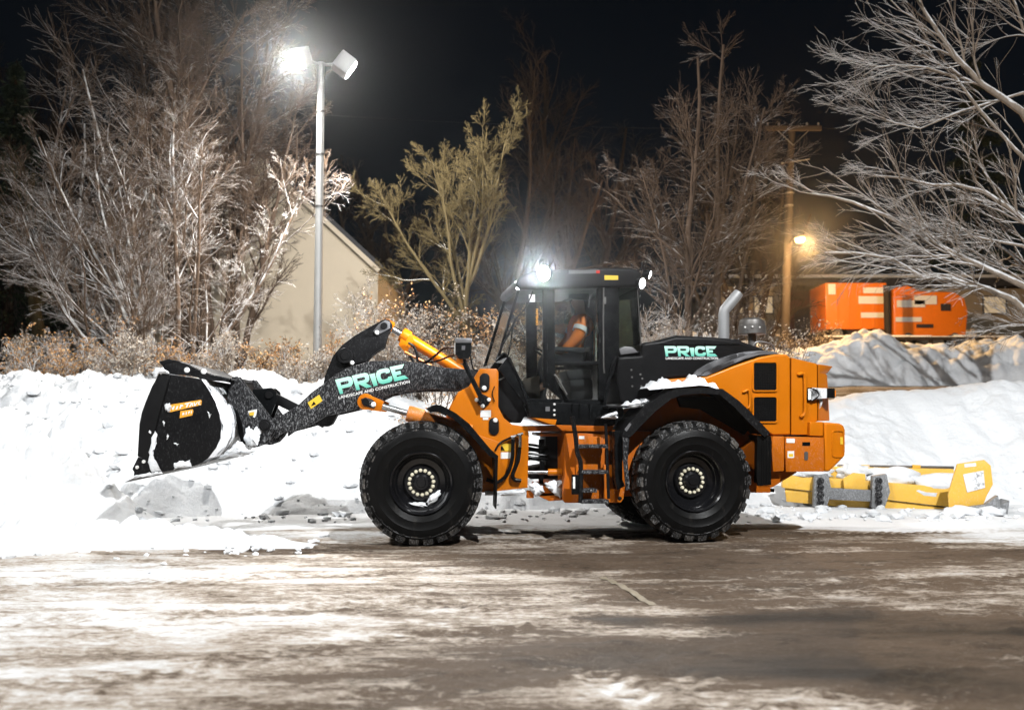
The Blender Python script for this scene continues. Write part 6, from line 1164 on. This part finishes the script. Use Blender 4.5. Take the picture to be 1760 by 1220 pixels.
def yard():
    Y = 43.0
    def bxw(px0, py0, px1, py1, Y, d, mat, name, parent, base, bevel=0.0):
        a, b = at(px0, py1, Y), at(px1, py0, Y); mb = MB(); mb.box(a.x - base.x, b.x - base.x, Y - base.y, Y - base.y + d, a.z - base.z, b.z - base.z); return mb.build(name, mat, parent, bevel=bevel)
    # long low building
    B = on_land(1500, 52); b = thing('warehouse', 'long low beige building behind the parked orange vehicles', 'building', B)
    bxw(1240, 492, 1352, 640, 52, 8, 'beige_wall', 'wall', b, B); bxw(1356, 500, 1420, 640, 52.1, 7.8, 'brick_dark', 'brick_bay', b, B); bxw(1424, 496, 1790, 640, 52, 8, 'beige_wall', 'wall', b, B); bxw(1225, 478, 1800, 491, 51.6, 8.8, 'roof_dark', 'roof', b, B); bxw(1225, 472, 1800, 477, 51.6, 8.8, 'snow', 'roof_snow', b, B)
    for x0, x1 in ((1255, 1285), (1295, 1330), (1690, 1730)):
        w = bxw(x0, 508, x1, 540, 51.9, 0.09, 'trim_grey', 'window', b, B); bxw(x0 + 2.5, 510.5, x1 - 2.5, 537.5, 51.87, 0.02, 'window_lit', 'pane', w, B)
    bxw(1368, 530, 1405, 640, 52.0, .09, 'truck_dark', 'door', b, B); 
    mb = MB(); a = at(1318, 478, 51.4) - B; mb.lathe([(0.1, 0), (0.16, -0.12), (0.001, -0.16)], a, (0, 0, 1), 10)
    # orange box truck
    C = on_land(1470, Y); t = thing('box_truck', 'orange box body parked behind the snow bank, left of the dark post', 'truck', C)
    bxw(1420, 486, 1524, 566, Y, 2.3, 'truck_orange', 'box_body', t, C, 0.05); bxw(1424, 566, 1522, 574, Y + .2, 1.9, 'truck_dark', 'chassis', t, C)
    for x in (1440, 1460, 1480, 1500): bxw(x, 489, x + 2, 563, Y - .04, .05, 'truck_orange', 'side_rib', t, C)
    for y0, y1, x0 in ((494, 504, 1484), (509, 522, 1476), (537, 546, 1480)): bxw(x0, y0, 1519, y1, Y - 0.06, 0.04, 'white_paint', 'glare_panel', t, C)  # white panels stand in for snow and light reflections on the side
    bxw(1424, 488, 1436, 506, Y - .06, .04, 'white_paint', 'glare_panel', t, C)  # overexposed glare at the top corner, painted as a white panel
    for x in (1440, 1503):
        c = at(x, 574, Y + .1) - C; mb = MB(); mb.lathe([(0.2, -.1), (0.4, -.08), (0.42, 0), (0.42, .2)], c, (0, 1, 0), 20); w = mb.build('wheel', 'rubber', t); mb = MB(); mb.lathe([(0.001, -.11), (.2, -.11), (.22, -.08)], c, (0, 1, 0), 16); mb.build('rim', 'trim_grey', w)
    # orange truck to the right with rounded nose
    D = on_land(1600, Y + .4); u = thing('utility_truck', 'orange truck with rounded nose parked right of the dark post', 'truck', D); Y2 = Y + .4
    P = [at(x, y, Y2) - D for x, y in ((1536, 572), (1536, 496), (1560, 490), (1580, 500), (1640, 502), (1658, 512), (1664, 535), (1660, 578), (1540, 578))]; mb = MB(); mb.prism([(p.x, p.z) for p in P], 0, 2.3); mb.build('body', 'truck_orange', u, bevel=0.08)
    for x0, y0, x1, y1, m, nm in ((1540, 494, 1572, 508, 'truck_orange', 'bin_lid'), (1542, 516, 1590, 528, 'white_paint', 'glare_panel'), (1572, 508, 1610, 523, 'white_paint', 'glare_panel'), (1540, 545, 1584, 553, 'white_paint', 'glare_panel'), (1576, 557, 1604, 563, 'truck_dark', 'step'), (1618, 522, 1634, 534, 'truck_dark', 'window')): bxw(x0, y0, x1, y1, Y2 - .06, .07, m, nm, u, D)  # the white panels paint snow and bright reflections on the body
    for x in (1560, 1640):
        c = at(x, 580, Y2 + .1) - D; mb = MB(); mb.lathe([(0.2, -.1), (0.4, -.08), (0.42, 0), (0.42, .2)], c, (0, 1, 0), 20); w = mb.build('wheel', 'rubber', u); mb = MB(); mb.lathe([(0.001, -.11), (.2, -.11), (.22, -.08)], c, (0, 1, 0), 16); mb.build('rim', 'trim_grey', w)
    # dark post and a timber rail in front
    E = on_land(1528, 41.5); mb = MB(); a = at(1528, 490, 41.5); mb.tube([(0, 0, -.5), (0, 0, a.z - E.z)], .14, 10); e = link('x', None); bpy.data.objects.remove(e)
    o = mb.build('gate_post', 'wood_pole'); o.location = E; tag(o, 'dark post standing between the two orange vehicles', 'post')
    G = on_land(1560, 40.5); r = thing('timber_rail', 'low snow-capped timber rail in front of the orange vehicles', 'fence', G)
    for k in range(10):
        x = 1415 + k * 37; a = at(x, 590, 40.5); zt = at(x, 578, 40.5).z; mb = MB(); mb.box(a.x - G.x - .07, a.x - G.x + .07, -.07, .07, -.6, zt - G.z); mb.build('rail_post', 'wood_pole', r)
        if k < 9:
            b2 = at(x + 37, 574, 40.5); mb = MB(); mb.box(a.x - G.x + .005, b2.x - G.x - .005, -.12, -.072, zt - G.z - .16, zt - G.z - .04); w = mb.build('rail', 'wood_pole', r); mb = MB(); mb.box(a.x - G.x, b2.x - G.x - .03, -.15, -.04, zt - G.z - .038, zt - G.z + .03 + .03 * math.sin(k * 2.3)); mb.build('snow_cap', 'snow', w, bevel=0.02)
emit_mat('window_lit', (1.0, 0.72, 0.42), 0.5)
yard()

# ------------------------------------------------------------------ yellow snow pusher lying at the foot of the bank
def pusher():
    base = gp(1520, 876); base.z = 0; root = thing('snow_pusher', 'yellow snow pusher blade with grey coupler frame lying at the foot of the bank', 'snow plow', base)
    PF = Frame(base.x, base.y, R(-9))
    def mk(mb, name, mat, parent=None, bevel=0.01): return mb.build(name, mat, parent or root, PF, bevel, rootloc=base)
    def pp(pts, v): return PF.mp(pts, v)
    v0 = 0.0
    mb = MB(); mb.prism(pp([(1346, 815), (1345, 838), (1640, 872), (1640, 838)], v0 + .25), v0 + .25, v0 + .5); mk(mb, 'cross_beam', 'plow_yellow')
    mb = MB(); mb.prism(pp([(1349, 839), (1352, 862), (1632, 887), (1638, 873)], v0 + .3), v0 + .3, v0 + .36); mk(mb, 'rubber_edge_holder', 'plow_yellow')
    mb = MB(); mb.prism(pp([(1440, 798), (1440, 803), (1640, 806), (1640, 801)], v0 + .8), v0 + .8, v0 + .86); bar = mk(mb, 'top_bar', 'steel_worn')
    for x in (1480, 1568): mb = MB(); mb.prism(pp([(x, 798), (x + 14, 799), (x + 14, 805), (x, 804)], v0 + .78), v0 + .76, v0 + .79); mk(mb, 'bar_clamp', 'plow_yellow', bar, .003)
    mb = MB(); mb.prism(pp([(1350, 800), (1640, 806), (1640, 860), (1350, 840)], v0 + .62), v0 + .62, v0 + .78); mk(mb, 'moldboard', 'plow_yellow', None, .02)
    for x in (1405, 1505):
        mb = MB(); mb.prism(pp([(x - 6, 818), (x + 18, 814), (x + 24, 845), (x + 14, 874), (x - 8, 872)], v0 + .1), v0 + .05, v0 + .24); f = mk(mb, 'coupler_leg', 'plow_grey')
        for k in range(4): mb = MB(); u_, z_ = PF.m(x + 6, 826 + k * 12, v0); mb.lathe([(0.03, -.03), (0.06, -.02), (0.06, .06)], (u_, v0 + .03, z_), (0, 1, 0), 12); mk(mb, 'pin_boss', 'black_frost', f, 0)
    mb = MB(); mb.prism(pp([(1422, 838), (1500, 842), (1500, 862), (1424, 858)], v0 + .12), v0 + .12, v0 + .24); mk(mb, 'coupler_plate', 'plow_grey')
    mb = MB(); mb.prism(pp([(1448, 822), (1466, 812), (1486, 814), (1488, 842), (1450, 840)], v0 + .2), v0 + .14, v0 + .2); mk(mb, 'coupler_hook', 'plow_yellow')
    end = [(1646, 797), (1692, 790), (1703, 800), (1707, 832), (1697, 850), (1690, 868), (1632, 882), (1630, 850), (1640, 815)]
    for vv in (-0.45,):
        P = pp(end, vv); hole = pp([(1655, 815), (1690, 808), (1693, 838), (1662, 846)], vv); mb = MB(); mb.prism(P, vv, vv + .06); e = mk(mb, 'end_plate', 'plow_yellow')
        mb = MB(); mb.prism(hole, vv - .012, vv - .001); mk(mb, 'snow_caked_recess', 'snow_caked_steel', e, .004); mb = MB(); mb.prism(pp([(1657, 797), (1677, 795), (1678, 801), (1658, 803)], vv), vv - .006, vv - .001); mk(mb, 'label_plate', 'white_paint', e, 0)
        mb = MB(); mb.prism(pp([(1612, 893), (1630, 874), (1690, 866), (1712, 850), (1716, 872), (1680, 890), (1660, 893)], vv), vv - .12, vv + .05); mk(mb, 'skid_shoe', 'plow_grey', e, .02)
        mb = MB(); mb.prism(pp([(1672, 896), (1714, 872), (1738, 860), (1734, 892), (1690, 897)], vv), vv + .06, vv + .5); mk(mb, 'skid_shoe', 'plow_grey', e, .02)
    # snow lying in and on it
    for (px, py, v, s, sd) in ((1600, 835, .55, (.6, .3, .22), 1), (1530, 822, .6, (.5, .3, .2), 2), (1470, 812, .62, (.35, .25, .16), 3), (1650, 880, -.6, (.28, .2, .1), 4), (1700, 880, -.5, (.25, .25, .1), 5), (1390, 812, .4, (.4, .2, .1), 6)):
        u_, z_ = PF.m(px, py, v); link('snow_patch', snow_lump(70 + sd, *s, 0.22, 3), root, PF.w(u_, v, z_) - base, (0, 0, PF.yaw))
pusher()
painted = painted_line(); tag(painted, 'faint yellow stall line showing through the packed dirt', 'road marking')
# ------------------------------------------------------------------ thin scattering volume, added only to make the lit lamps bloom
def bloom_haze():
    m, nt, out = new_mat('bloom_haze'); p = N(nt, 'ShaderNodeVolumePrincipled'); p.inputs['Color'].default_value = (0.93, 0.95, 0.97, 1); p.inputs['Density'].default_value = BLOOM_HAZE; p.inputs['Anisotropy'].default_value = 0.95
    nt.links.new(p.outputs[0], out.inputs['Volume'])
    m.cycles.homogeneous_volume = True
    mb = MB(); mb.box(-75, 75, -14, 80, -1.2, 24); o = mb.build('haze', 'bloom_haze'); tag(o, 'thin scattering volume added for the bloom of the lit lamps', 'haze', kind='stuff')
if BLOOM_HAZE > 0: bloom_haze()
